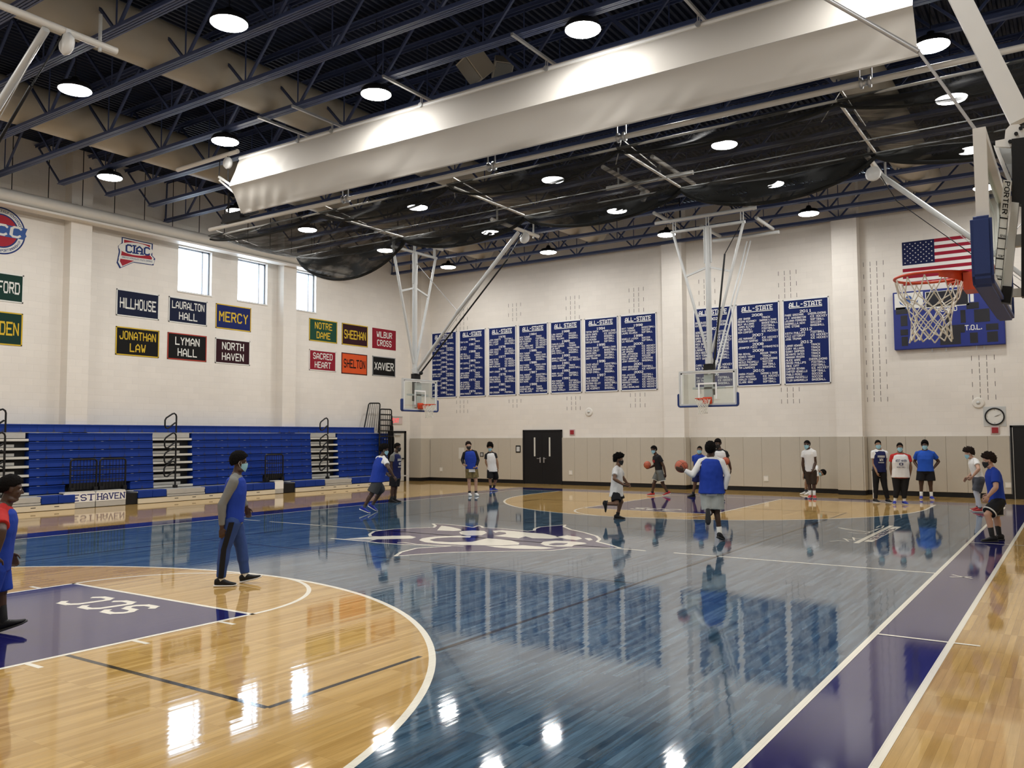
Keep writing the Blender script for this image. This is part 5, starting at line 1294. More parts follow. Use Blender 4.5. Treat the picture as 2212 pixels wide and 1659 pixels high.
# ================================================================== people
WORK = bpy.data.scenes.new('work')
def tmp_remesh(mb, voxel, smooth=5, fac=0.5):
    """one continuous surface from overlapping closed shapes"""
    me = bpy.data.meshes.new('t'); me.from_pydata([tuple(v) for v in mb.v], [], mb.f)
    bm = bmesh.new(); bm.from_mesh(me); bmesh.ops.recalc_face_normals(bm, faces=bm.faces[:]); bm.to_mesh(me); bm.free()
    o = bpy.data.objects.new('t', me); WORK.collection.objects.link(o)
    r = o.modifiers.new('r', 'REMESH'); r.mode = 'VOXEL'; r.voxel_size = voxel; r.use_smooth_shade = True
    s = o.modifiers.new('s', 'SMOOTH'); s.iterations = smooth; s.factor = fac
    with bpy.context.temp_override(scene=WORK, view_layer=WORK.view_layers[0]):
        dg = bpy.context.evaluated_depsgraph_get(); dg.update()
        res = bpy.data.meshes.new_from_object(o.evaluated_get(dg))
    bpy.data.objects.remove(o); bpy.data.meshes.remove(me)
    return res
def cap_(m, p0, r0, p1, r1, n=12, flat1=False, flat0=False):
    """tapered limb with rounded (or flat) ends"""
    p0 = Vector(p0); p1 = Vector(p1); d, a, b = m.frame(p0, p1)
    prof = []
    if flat0: prof.append((p0, 0.0001))
    else:
        for t in (-90, -60, -30): prof.append((p0+d*r0*math.sin(math.radians(t)), max(r0*math.cos(math.radians(t)), 1e-4)))
    prof += [(p0, r0), (p1, r1)]
    if flat1: prof.append((p1, 0.0001))
    else:
        for t in (30, 60, 90): prof.append((p1+d*r1*math.sin(math.radians(t)), max(r1*math.cos(math.radians(t)), 1e-4)))
    vs = []
    for c, r in prof:
        for i in range(n):
            t = 2*PI*i/n; vs.append(c+a*(math.cos(t)*r)+b*(math.sin(t)*r))
    K = len(prof)
    fs = [(k*n+i, k*n+(i+1) % n, (k+1)*n+(i+1) % n, (k+1)*n+i) for k in range(K-1) for i in range(n)]
    fs += [list(range(n))[::-1], list(range((K-1)*n, K*n))]
    m.add(vs, fs, 0, True)
def loft_(m, secs, n=20):
    """closed tube through oval sections (centre, right vector*halfwidth, forward vector*halfdepth)"""
    vs = []
    for c, R_, F_ in secs:
        for i in range(n):
            t = 2*PI*i/n; ct, st = math.cos(t), math.sin(t)
            e = 0.82
            ct = math.copysign(abs(ct)**e, ct); st = math.copysign(abs(st)**e, st)
            vs.append(c+R_*ct+F_*st)
    K = len(secs)
    fs = [(k*n+i, k*n+(i+1) % n, (k+1)*n+(i+1) % n, (k+1)*n+i) for k in range(K-1) for i in range(n)]
    fs += [list(range(n))[::-1], list(range((K-1)*n, K*n))]
    m.add(vs, fs, 0, True)
def ell_(m, c, ax, r, nu=14, nv=10):
    c = Vector(c); vs = []; fs = []
    for i in range(nv+1):
        ph = PI*i/nv
        for j in range(nu):
            t = 2*PI*j/nu
            vs.append(c+ax[0]*(r[0]*math.sin(ph)*math.cos(t))+ax[1]*(r[1]*math.sin(ph)*math.sin(t))+ax[2]*(r[2]*math.cos(ph)))
    for i in range(nv):
        for j in range(nu): fs.append((i*nu+j, (i+1)*nu+j, (i+1)*nu+(j+1) % nu, i*nu+(j+1) % nu))
    m.add(vs, fs, 0, True)
SKIN = {'dark': (0.060, 0.030, 0.018), 'brown': (0.145, 0.075, 0.042), 'tan': (0.27, 0.155, 0.095), 'fair': (0.45, 0.265, 0.185)}
def skinm(k):
    m = mat('skin '+k, SKIN[k], 0.48, spec=0.4, var=0.07, vscale=14); return m
def clothm(name, col, rough=0.8, var=0.07, vs=9): return mat(name, col, rough, spec=0.25, var=var, vscale=vs, bump=0.25, bscale=26)
C_ROYAL = clothm('royal blue mesh jersey', (0.012, 0.042, 0.31)); C_NAVY = clothm('navy jersey', (0.010, 0.014, 0.075)); C_WHITE = clothm('white jersey', (0.66, 0.66, 0.66)); C_TEE = clothm('white cotton tee', (0.70, 0.70, 0.69))
C_GREY = clothm('grey heather knit', (0.19, 0.19, 0.175)); C_BLK = clothm('black sports cloth', (0.010, 0.010, 0.012)); C_CHAR = clothm('charcoal knit', (0.05, 0.052, 0.055)); C_RED = clothm('red tee', (0.42, 0.020, 0.018)); C_BLUE = clothm('bright blue tee', (0.016, 0.080, 0.44))
C_SLATE = clothm('blue track fabric', (0.030, 0.065, 0.22)); C_LGREY = clothm('light grey shorts', (0.36, 0.38, 0.36)); C_MGREY = clothm('mid grey shorts', (0.13, 0.14, 0.135)); C_BROWN = clothm('dark brown shorts', (0.045, 0.030, 0.020)); C_DRED = clothm('dark red print', (0.30, 0.03, 0.03))
C_HAIR = mat('black hair', (0.006, 0.005, 0.0045), 0.9, spec=0.12, var=0.3, vscale=60, bump=0.6, bscale=120); C_HAIRB = mat('dark brown hair', (0.018, 0.011, 0.008), 0.85, spec=0.15, var=0.3, vscale=60, bump=0.5, bscale=120)
C_MB = mat('pale blue face mask', (0.30, 0.55, 0.66), 0.7, var=0.04); C_MK = mat('black face mask', (0.012, 0.012, 0.013), 0.75)
C_SOCK = clothm('white sock', (0.68, 0.67, 0.62)); C_SOCKB = clothm('black sock', (0.012, 0.012, 0.013)); C_SHK = clothm('black shoe', (0.012, 0.012, 0.013), 0.6); C_SHW = clothm('white shoe', (0.65, 0.65, 0.64), 0.5); C_SHB = clothm('blue shoe', (0.02, 0.035, 0.30), 0.5); C_SHR = clothm('red shoe', (0.42, 0.035, 0.035), 0.5)
C_SOLE = mat('white rubber sole', (0.66, 0.65, 0.62), 0.5); C_SOLEK = mat('dark rubber sole', (0.03, 0.03, 0.03), 0.6)
C_EYEW = mat('eye white', (0.7, 0.68, 0.65), 0.3); C_CAMO = mat('dark camouflage print', (0.05, 0.055, 0.07), 0.8, var=0.85, vscale=9); C_TIGHT = clothm('pale grey tights', (0.50, 0.51, 0.56)); C_GOLDP = mat('gold and black print', (0.16, 0.12, 0.045), 0.8, var=0.8, vscale=11)

def person(label, o, s, J, head, hair, skin, H=1.78, chest=0, pelvis=None, face=None, facep=0, wide=1.0, wear=(), shoes=(C_SHK, C_SOLE), socks=(C_SOCK, 0.10), mask=C_MB, ground=None, feet=None, vox=0.009, hand_curl=0.6, grip=None, lift=None, deps={}):
    """J: joint name -> photo point in a close-up with origin o and scale s (plus optional depth sign)"""
    pelvis = chest if pelvis is None else pelvis; face = chest if face is None else face
    def P(q): return (o[0]+q[0]/s, o[1]+q[1]/s)
    G = onZ(*P(ground), 0.0)
    h = Vector((G.x-CAM.x, G.y-CAM.y, 0)).normalized(); r = Vector((h.y, -h.x, 0)); U = Vector((0,0,1))
    def at(q, d=0.0):
        ray = _ray(*P(q)); den = ray.dot(h); t = ((G-CAM).dot(h)+d)/den
        return CAM+ray*t
    def dirv(a):  # facing angle in the viewer's frame: 0 towards the viewer, 90 to the right
        a = math.radians(a); return (r*math.sin(a)-h*math.cos(a)).normalized()
    k = H/1.78
    L = dict(thigh=0.435*k, shin=0.425*k, upper=0.295*k, fore=0.265*k)
    Fc, Fp, Fh = dirv(chest), dirv(pelvis), dirv(face)
    Rc, Rp, Rh = Fc.cross(U).normalized(), Fp.cross(U).normalized(), Fh.cross(U).normalized()
    pel = at(J['pelvis'], deps.get('pelvis', 0)); nk = at(J['neck'], deps.get('neck', 0))
    sp_ = (nk-pel); SL = sp_.length; S = sp_.normalized()
    # torso frame follows the spine
    Fc = (Fc-S*Fc.dot(S)).normalized(); Rc = Fc.cross(S).normalized()
    if Rc.dot(dirv(chest).cross(U)) < 0: Rc = -Rc
    sh = {}; hp = {}
    for sd, sg in (('R', 1), ('L', -1)):
        sh[sd] = pel+S*SL*0.845+Rc*(sg*0.168*k*min(wide, 1.22))
        hp[sd] = pel-U*0.02*k+Rp*(sg*0.088*k*wide)
    def reach(a, q, length):
        """the joint seen at q, set in depth so the bone has its length"""
        sg = q[2] if len(q) > 2 else 0
        d0 = (a-G).dot(h); b = at(q, d0); l = (b-a).length
        if sg and l < length: b = at(q, d0+sg*math.sqrt(max(length**2-l**2, 0)))
        elif l > length*1.12: b = a+(b-a)*(length*1.12/l)
        return b
    el, wr, tip, kn, an, balls = {}, {}, {}, {}, {}, {}
    for sd, sg in (('R', 1), ('L', -1)):
        if 'el'+sd in J: el[sd] = reach(sh[sd], J['el'+sd], L['upper'])
        else: el[sd] = sh[sd]-U*0.28*k+Rc*sg*0.05-Fc*0.03
        if 'wr'+sd in J: wr[sd] = reach(el[sd], J['wr'+sd], L['fore'])
        else: wr[sd] = el[sd]-U*0.22*k+Fc*0.10
        fd = (wr[sd]-el[sd]).normalized()
        tip[sd] = (reach(wr[sd], J['ti'+sd], 0.18*k)-wr[sd]).normalized() if 'ti'+sd in J else (fd*0.8+Fc*0.1-U*0.15).normalized()
        kn[sd] = reach(hp[sd], J['kn'+sd], L['thigh']) if 'kn'+sd in J else hp[sd]-U*L['thigh']+Fp*0.03
        an[sd] = reach(kn[sd], J['an'+sd], L['shin']) if 'an'+sd in J else kn[sd]-U*L['shin']-Fp*0.03
    hc = at(J['head'], (nk-G).dot(h)+deps.get('head', 0.0)); hu = ((hc-nk).normalized()*0.45+U*0.55).normalized()
    if 'headup' in J: hu = (at(J['headup'], (hc-G).dot(h))-hc).normalized()
    Ff = (Fh-hu*Fh.dot(hu)).normalized()
    Ff = (Ff*math.cos(math.radians(facep))+hu*math.sin(math.radians(facep))).normalized(); hu = (hu-Ff*hu.dot(Ff)).normalized(); Rf = Ff.cross(hu).normalized()
    fdir = {}
    fs_ = feet or {}
    for sd in 'RL':
        a, pt = fs_.get(sd, (pelvis, 0)); v = dirv(a); fdir[sd] = (v*math.cos(math.radians(pt))+U*math.sin(math.radians(pt))).normalized()
    # set the lower sole on the floor
    def shoe_low(sd):
        f = fdir[sd]; up = (U-f*U.dot(f)).normalized(); A = an[sd]
        return min((A+f*x*k-up*0.088*k).z for x in (-0.075, 0.06, 0.19))
    grounded = [sd for sd in 'RL' if not (lift and sd in lift)]
    dz = -min(shoe_low(sd) for sd in grounded)
    sft = Vector((0,0,dz))
    for dct in (sh, hp, el, wr, kn, an):
        for q in dct: dct[q] = dct[q]+sft
    pel += sft; nk += sft; hc += sft
    for sd in grounded:
        e = shoe_low(sd)
        if 0 < e < 0.16:
            an[sd] = an[sd]-U*e
    root = thing('person', label, 'person', (G.x, G.y, 0))
    sm = skinm(skin)
    w_ = wide
    # ------------- body: one continuous surface
    b = MB()
    def TS(t, w, d, off=0.0, fw=0.0):
        tt = max(0, min(1, t)); R_ = (Rp*(1-tt)+Rc*tt).normalized(); F_ = (Fp*(1-tt)+Fc*tt).normalized()
        c = pel+S*(SL*t)+F_*fw
        ww = 1+(w_-1)*(1.0 if t < 0.8 else 0.5); dd = 1+(w_-1)*(1.35 if t < 0.7 else 0.6)
        return (c, R_*(w*k*ww+off), F_*(d*k*dd+off))
    body_secs = [TS(-0.13, 0.105, 0.075), TS(-0.02, 0.152, 0.105), TS(0.12, 0.150, 0.105), TS(0.32, 0.134, 0.095), TS(0.58, 0.156, 0.112), TS(0.76, 0.168, 0.108), TS(0.88, 0.150, 0.085), TS(0.97, 0.09, 0.06), TS(1.04, 0.055, 0.055)]
    loft_(b, body_secs)
    cap_(b, nk-S*0.04*k, 0.062*k, hc-hu*0.07*k-Ff*0.005, 0.055*k)
    for sd, sg in (('R', 1), ('L', -1)):
        cap_(b, sh[sd]-Rc*sg*0.02*k, 0.060*k, el[sd], 0.042*k); ell_(b, sh[sd], (Rc, Fc, S), (0.055*k, 0.054*k, 0.058*k)); cap_(b, sh[sd]+S*0.012*k, 0.040*k, nk+Rc*sg*0.045*k-S*0.005*k, 0.036*k)
        um = sh[sd]*0.55+el[sd]*0.45; cap_(b, sh[sd]*0.8+el[sd]*0.2, 0.05*k, um, 0.05*k)
        cap_(b, el[sd], 0.042*k, el[sd]*0.72+wr[sd]*0.28, 0.045*k); cap_(b, el[sd]*0.72+wr[sd]*0.28, 0.044*k, wr[sd], 0.028*k)
        cap_(b, hp[sd], 0.095*k*(0.4+0.6*w_), kn[sd], 0.056*k*(0.5+0.5*w_)); cap_(b, kn[sd], 0.056*k, an[sd], 0.036*k)
        sd_ = (an[sd]-kn[sd]).normalized(); bk = -(Fp-sd_*Fp.dot(sd_)); bk = bk.normalized() if bk.length > 0.05 else Vector((0,0,0))
        cap_(b, kn[sd]*0.86+an[sd]*0.14+bk*0.012, 0.050*k, kn[sd]*0.6+an[sd]*0.4+bk*0.010, 0.050*k)
        ell_(b, kn[sd]-bk*0.012, (Rp, Fp, U), (0.052*k,)*3)
        # hand: palm, four bent fingers, thumb from the side of the palm
        hd = tip[sd]
        hs = Fc-hd*Fc.dot(hd)
        if hs.length < 0.3: hs = S-hd*S.dot(hd)
        hs.normalize(); pn = hd.cross(hs).normalized()
        if pn.dot(Rc*sg) > 0: pn = -pn
        pc = wr[sd]+hd*0.055*k; cl = hand_curl
        if grip is not None and sd in grip:
            gq, gd = grip[sd]; bc = at(gq, (pc-G).dot(h)+gd)+sft; v_ = bc-pc; v_ = v_-hd*v_.dot(hd); pn = v_.normalized(); hs = pn.cross(hd).normalized(); cl = 0.40
            if hs.dot(U) < 0: hs = -hs
            balls[sd] = pc+pn*0.142+hd*0.012
        W0 = wr[sd]
        ell_(b, pc, (hs, pn, hd), (0.042*k, 0.017*k, 0.052*k), 12, 8)
        for fi, (of, ln) in enumerate(((0.031, 0.072), (0.0105, 0.082), (-0.0105, 0.076), (-0.031, 0.060))):
            a0 = W0+hd*0.090*k+hs*of*k
            d1 = (hd*math.cos(cl*0.7)+pn*math.sin(cl*0.7)+hs*of*2.0).normalized(); a1 = a0+d1*ln*0.45*k
            d2 = (hd*math.cos(cl*1.6)+pn*math.sin(cl*1.6)).normalized(); a2 = a1+d2*ln*0.33*k
            d3 = (hd*math.cos(cl*2.3)+pn*math.sin(cl*2.3)).normalized(); a3 = a2+d3*ln*0.25*k
            rr = 0.0095*k
            cap_(b, a0-hd*0.02*k, rr*1.1, a1, rr, 8); cap_(b, a1, rr, a2, rr*0.95, 8); cap_(b, a2, rr*0.95, a3, rr*0.85, 8)
        t0 = W0+hd*0.03*k+hs*0.030*k; t1 = t0+(hd*0.65+hs*0.65+pn*0.35).normalized()*0.040*k; t2 = t1+(hd*0.9+hs*0.15+pn*0.4).normalized()*0.034*k
        cap_(b, t0, 0.013*k, t1, 0.011*k, 8); cap_(b, t1, 0.011*k, t2, 0.009*k, 8)
    # head with brow, nose, cheeks, lips, chin and ears
    A3 = (Rf, Ff, hu)
    def hp_(x, y, z): return hc+Rf*(x*k)+Ff*(y*k)+hu*(z*k)
    ell_(b, hp_(0, -0.008, 0.028), A3, (0.074*k, 0.094*k, 0.090*k), 18, 14)
    ell_(b, hp_(0, 0.022, -0.030), A3, (0.062*k, 0.070*k, 0.082*k), 16, 12)
    ell_(b, hp_(0, 0.060, -0.092), A3, (0.028*k, 0.024*k, 0.022*k), 10, 8)
    cap_(b, hp_(-0.045, 0.066, 0.030), 0.014*k, hp_(0.045, 0.066, 0.030), 0.014*k, 8)
    cap_(b, hp_(0, 0.082, 0.016), 0.009*k, hp_(0, 0.104, -0.022), 0.014*k, 8); cap_(b, hp_(-0.014, 0.090, -0.026), 0.010*k, hp_(0.014, 0.090, -0.026), 0.010*k, 8)
    cap_(b, hp_(-0.020, 0.082, -0.058), 0.009*k, hp_(0.020, 0.082, -0.058), 0.009*k, 8)
    for sg in (-1, 1):
        ell_(b, hp_(sg*0.078, -0.004, -0.004), ((Rf*0.8-Ff*sg*0.4).normalized(), (Ff+Rf*sg*0.3).normalized(), hu), (0.009*k, 0.020*k, 0.033*k), 10, 8)
        cap_(b, hp_(sg*0.020, 0.077, 0.019), 0.0065*k, hp_(sg*0.044, 0.072, 0.018), 0.0065*k, 8); ell_(b, hp_(sg*0.036, 0.058, -0.022), A3, (0.024*k, 0.022*k, 0.024*k), 10, 8)
        cap_(b, hp_(sg*0.045, 0.012, -0.095), 0.030*k, hp_(sg*0.02, 0.045, -0.098), 0.026*k, 8)
    def link(me, name, m_, parent=root):
        me.name = name
        me.transform(Matrix.Translation(-root.location))
        me.materials.clear(); me.materials.append(m_)
        ob = bpy.data.objects.new(name, me); COL.objects.link(ob); ob.parent = parent; return ob
    link(tmp_remesh(b, vox, 3), 'body', sm)
    # eyes
    for sg in (-1, 1):
        e = MB(); e.sphere(hp_(sg*0.032, 0.0725, 0.008), 0.0115*k, 10, 8, 0); e.sphere(hp_(sg*0.032, 0.0785, 0.008), 0.0070*k, 8, 6, 1)
        e.build('eye', [C_EYEW, C_HAIR], root)
    # hair
    kind, thick, hm = hair
    hb = MB(); nu, nv = 72, 48; vs = []
    for i in range(nv+1):
        ph = PI*i/nv
        for j in range(nu):
            t = 2*PI*j/nu; d = Vector((math.sin(ph)*math.cos(t), math.sin(ph)*math.sin(t), math.cos(ph)))
            cov = d.z*0.80-d.y*0.66+0.24
            if d.y > -0.1 and abs(d.x) > 0.6 and d.z < 0.05: cov -= 0.35
            if kind == 'long': cov += 0.15*(1 if d.y < 0.1 else 0)
            sd_ = Vector((H*7, face*0.013, len(label)*0.37))
            cov += 0.10*mnoise.noise(d*7+sd_)
            u_ = max(0.0, min(1.0, cov/0.16))
            frq = {'short': 13, 'afro': 11, 'curly': 7.5, 'wavy': 5.5, 'fade': 16, 'long': 8}[kind]
            nz = mnoise.noise(d*frq+sd_)+0.6*mnoise.noise(d*frq*2.3+sd_)+0.35*abs(mnoise.noise(d*frq*0.5+sd_))
            amp = {'short': 0.22, 'afro': 0.32, 'curly': 0.60, 'wavy': 0.50, 'fade': 0.12, 'long': 0.2}[kind]
            th = thick*1.25*(1+amp*nz*1.5)*(0.62+0.50*max(0, d.z)+0.22*max(0, -d.y))
            e_ = 0.93+u_*(0.075+th/0.080)
            vs.append(hp_(0, -0.008, 0.028)+Rf*(d.x*0.0745*k*e_)+Ff*(d.y*0.0945*k*e_)+hu*(d.z*0.0905*k*e_))
    hb.add(vs, [(i*nu+j, (i+1)*nu+j, (i+1)*nu+(j+1) % nu, i*nu+(j+1) % nu) for i in range(nv) for j in range(nu)], 0, True)
    hb.build('hair', hm, root)
    # face mask with ear loops
    if mask is not None:
        mk = MB(); nu, nv = 24, 10; vs = []
        for lay in (0, 1):
            for i in range(nv+1):
                v = i/nv
                for j in range(nu+1):
                    u = -1+2*j/nu; az = u*math.radians(80); edge = abs(u)
                    zt = 0.000-0.018*edge**2; zb = -0.122+0.052*edge**1.6
                    z = zt+(zb-zt)*v; bul = math.sin(PI*min(1, v*1.05))*0.010*(1-edge**2)
                    y = (0.104-0.020*v+bul-0.003*lay)*math.cos(az)+0.004; x = (0.074-0.010*v-0.003*lay)*math.sin(az)
                    vs.append(hp_(x, y, z))
        M1 = (nv+1)*(nu+1); f = []
        for i in range(nv):
            for j in range(nu):
                a = i*(nu+1)+j; f.append((a, a+1, a+nu+2, a+nu+1)); f.append((M1+a, M1+a+nu+1, M1+a+nu+2, M1+a+1))
        mk.add(vs, f, 0, True); mo = mk.build('face_mask', mask, root, fix=False)
        lp = MB()
        for sg in (-1, 1):
            lp.poly([hp_(sg*0.072, 0.022, -0.020), hp_(sg*0.079, 0.012, 0.004), hp_(sg*0.083, -0.012, 0.012), hp_(sg*0.082, -0.022, -0.010), hp_(sg*0.076, 0.010, -0.062)], 0.0022*k, 5)
        lp.build('ear_loop', C_SOLE if mask is C_MB else mask, mo)
    # ------------- clothes
    def wrinkle(me, amp, sc=7.0, seed=0.0):
        n_ = len(me.vertices); co = np.empty(n_*3, 'f'); no = np.empty(n_*3, 'f')
        me.vertices.foreach_get('co', co); me.vertices.foreach_get('normal', no)
        co = co.reshape(-1, 3); no = no.reshape(-1, 3); Q = co*sc
        f = np.array([mnoise.noise((x, y, z*0.6+seed))+0.6*mnoise.noise((x*2.1, y*2.1, z*1.5+seed)) for x, y, z in Q.tolist()], 'f')
        me.vertices.foreach_set('co', (co+no*(amp*f)[:, None]).ravel()); me.update()
    for item in wear:
        kd, m_ = item[0], item[1]; opt = item[2] if len(item) > 2 else {}
        g = MB(); off = opt.get('off', {'tee': 0.014, 'long': 0.012, 'vest': 0.026, 'shorts': 0.020, 'pants': 0.016, 'tights': 0.006}[kd])
        hem = opt.get('hem', -0.10); fl = opt.get('flare', 0.0)
        if kd in ('tee', 'long', 'vest'):
            nw = 0.150 if kd != 'vest' else 0.136
            secs = [TS(hem, 0.158+fl, 0.112+fl*0.8, off), TS(hem*0.4+0.05, 0.156+fl*0.8, 0.110+fl*0.7, off), TS(0.32, 0.146+fl*0.5, 0.105+fl*0.5, off), TS(0.58, 0.160+fl*0.2, 0.115+fl*0.2, off), TS(0.76, 0.168 if kd != 'vest' else 0.150, 0.110, off), TS(0.88, nw, 0.088, off)]+([TS(0.965, 0.086, 0.062, off*0.8), TS(0.995, 0.066, 0.056, off*0.5)] if kd != 'vest' else [TS(0.935, 0.095, 0.066, off*0.8), TS(0.955, 0.080, 0.056, off*0.6)])
            loft_(g, secs)
            if kd != 'vest':
                for sd, sg in (('R', 1), ('L', -1)):
                    frac = opt.get('sleeve', 0.52)
                    ell_(g, sh[sd], (Rc, Fc, S), (0.056*k+off, 0.054*k+off, 0.056*k+off)); cap_(g, sh[sd]+S*0.010*k, 0.040*k+off*0.8, nk+Rc*sg*0.055*k-S*0.015*k, 0.036*k+off*0.5)
                    if kd == 'tee':
                        e_ = sh[sd]*(1-frac)+el[sd]*frac; cap_(g, sh[sd], 0.054*k+off, e_, 0.056*k+off*1.3, 16, flat1=True)
                    else:
                        cap_(g, sh[sd], 0.054*k+off, el[sd], 0.044*k+off*0.9, 16); cap_(g, el[sd], 0.046*k+off*0.9, el[sd]*0.08+wr[sd]*0.92, 0.034*k+off*0.5, 16, flat1=True)
        elif kd in ('shorts', 'pants', 'tights'):
            top = opt.get('top', 0.12)
            loft_(g, [TS(-0.16, 0.120, 0.085, off), TS(-0.04, 0.155, 0.108, off), TS(0.04, 0.156, 0.110, off), TS(top, 0.146, 0.103, off)])
            for sd in 'RL':
                if kd == 'shorts':
                    f_ = opt.get('len', 0.80); e_ = hp[sd]*(1-f_)+kn[sd]*f_
                    cap_(g, hp[sd], 0.098*k*(0.45+0.55*w_)+off, e_, (0.100*k+fl)*(0.5+0.5*w_)+off*0.6, 18, flat1=True)
                else:
                    f_ = opt.get('len', 0.93); e_ = kn[sd]*(1-f_)+an[sd]*f_
                    cap_(g, hp[sd], 0.097*k*(0.45+0.55*w_)+off, kn[sd], 0.062*k*(0.5+0.5*w_)+off, 18); cap_(g, kn[sd], 0.062*k*(0.5+0.5*w_)+off, e_, 0.042*k+off*opt.get('cuff', 0.9), 18, flat1=True)
                    if kd != 'tights': cap_(g, kn[sd]*0.9+an[sd]*0.1, 0.058*k+off, kn[sd]*0.5+an[sd]*0.5, 0.055*k+off, 16)
        me = tmp_remesh(g, max(vox, 0.010), 4)
        if opt.get('fold', 1): wrinkle(me, (0.006 if kd != 'tights' else 0.001)*opt.get('fold', 1), 7.5, H*5+off*100)
        nm = {'tee': 'tee_shirt', 'long': 'long_sleeve_shirt', 'vest': 'jersey', 'shorts': 'shorts', 'pants': 'track_pants', 'tights': 'leggings'}[kd]
        go = link(me, nm, m_)
        if 'text' in opt:
            lm = opt['text'][0]; tb = MB()
            for txt, t_, hh, ww in opt['text'][1]:
                q = MB(); stroke_text(q, txt, (0, 0, 0), (1,0,0), (0,0,1), hh, ww, t=1.3) if txt else q.box((-ww/2, -0.0005, 0), (ww/2, 0.0005, hh))
                for i_, (x, y, z) in enumerate(q.v):
                    t2 = t_+z/SL; c, R_, F_ = TS(t2, 0.163, 0.118, off+0.020)
                    u_ = max(-0.95, min(0.95, -x/R_.length*opt.get('flip', 1)))
                    q.v[i_] = c+R_*(u_)+F_*(1-abs(u_)**2.4)**0.42
                tb.add(q.v, q.f)
            tb.build('lettering', lm, go)
        if 'stripe' in opt:
            tb = MB(); sm_, sides = opt['stripe']
            for sd in sides:
                sg = 1 if sd == 'R' else -1
                a0, a1, a2 = hp[sd]+Rp*sg*(0.106*k+off), kn[sd]+Rp*sg*(0.067*k+off), (kn[sd]*0.06+an[sd]*0.94)+Rp*sg*(0.050*k+off*0.9)
                K_ = 14; pts = [a0*(1-i/K_)+a1*(i/K_) for i in range(K_)]+[a1*(1-i/K_)+a2*(i/K_) for i in range(K_+1)]
                tw_ = opt.get('sw', 0.024); vs = []
                for p_ in pts:
                    vs += [p_-Fp*tw_-Rp*sg*0.012, p_+Rp*sg*0.002-Fp*tw_*0.5, p_+Rp*sg*0.002+Fp*tw_*0.5, p_+Fp*tw_-Rp*sg*0.012]
                tb.add(vs, [(i*4+j, i*4+j+1, i*4+j+5, i*4+j+4) for i in range(len(pts)-1) for j in range(3)], 0, True)
            tb.build('side_stripe', sm_, go)
        if 'trim' in opt:
            tb = MB()
            for sd in 'RL':
                f_ = opt.get('len', 0.80); d_ = (kn[sd]-hp[sd]).normalized(); e_ = hp[sd]*(1-f_)+kn[sd]*f_; rr = (0.100*k+fl)*(0.5+0.5*w_)+off*0.6+0.009
                tb.tube(e_-d_*0.024, e_-d_*0.004, rr, 24)
                tb.build('trim', opt['trim'], go)
    # ------------- socks and shoes
    for sd in 'RL':
        f = fdir[sd]; up = (U-f*U.dot(f)).normalized()
        if up.length < 0.1: up = -Fp
        sr = f.cross(up).normalized(); A = an[sd]
        lg = (kn[sd]-A).normalized()
        if socks is not None:
            g = MB(); sm2 = socks[0]; hh = socks[1]
            cap_(g, A-up*0.03*k, 0.040*k, A+lg*hh*k, 0.043*k+0.004, 14, flat1=True); g.build('sock', sm2, root)
        def sec(x, w, zb, zt): return (A+f*x*k+up*((zb+zt)/2*k), sr*(w*k), up*((zt-zb)/2*k))
        g = MB()
        hi = 0.075 if shoes[-1] == 'hi' else 0.035
        loft_(g, [sec(-0.082, 0.018, -0.060, -0.005), sec(-0.072, 0.032, -0.068, 0.012), sec(-0.03, 0.040, -0.068, hi), sec(0.02, 0.042, -0.068, hi*0.7), sec(0.06, 0.044, -0.068, -0.004), sec(0.11, 0.047, -0.068, -0.026), sec(0.155, 0.043, -0.068, -0.038), sec(0.188, 0.026, -0.066, -0.046)], 16)
        me = tmp_remesh(g, 0.007, 3); so = link(me, 'shoe', shoes[0])
        g = MB(); loft_(g, [sec(-0.090, 0.020, -0.088, -0.062), sec(-0.078, 0.036, -0.088, -0.058), sec(0.0, 0.040, -0.088, -0.062), sec(0.09, 0.050, -0.088, -0.064), sec(0.15, 0.047, -0.087, -0.064), sec(0.198, 0.024, -0.078, -0.058)], 16); g.build('sole', shoes[1], so)
        g = MB()
        for q in range(4):
            x = 0.025+q*0.022; z = 0.012-q*0.013; g.tube(A+f*x*k+up*z*k-sr*0.022*k, A+f*x*k+up*z*k+sr*0.022*k, 0.004*k, 6)
        g.build('laces', C_SOLE if shoes[0] is not C_SHW else C_SOLE, so)
    return dict(balls=balls, root=root, wr=wr, tip=tip, el=el, k=k, h=h, r=r, at=at, G=G, dz=dz, Fc=Fc, S=S)
def P_(label, **kw): return person(label, **kw)
O1 = dict(o=(440, 950), s=2.8)
A = person('player in blue jersey over grey long sleeves and blue track pants, walking right', **O1, head=None, H=1.80, chest=80, pelvis=85, face=98, skin='dark', hair=('short', 0.022, C_HAIR),
    J=dict(head=(216,118), neck=(198,190), pelvis=(178,462), elR=(112,372,-1), wrR=(110,512,0), tiR=(112,580,0), elL=(235,355,1), wrL=(258,388,0), tiL=(276,450,0), knR=(125,640,0), anR=(105,828,0), knL=(226,622,0), anL=(252,782,0)),
    ground=(140,880), feet={'R': (82, 0), 'L': (80, 13)}, vox=0.007, socks=(C_SOCK, 0.09), shoes=(C_SHK, C_SOLE),
    wear=(('long', C_GREY), ('pants', C_SLATE, dict(stripe=(C_BLK, 'RL'), sw=0.034)), ('vest', C_ROYAL, dict(hem=-0.06, flare=0.004))))
O2 = dict(o=(0, 980), s=2.267)
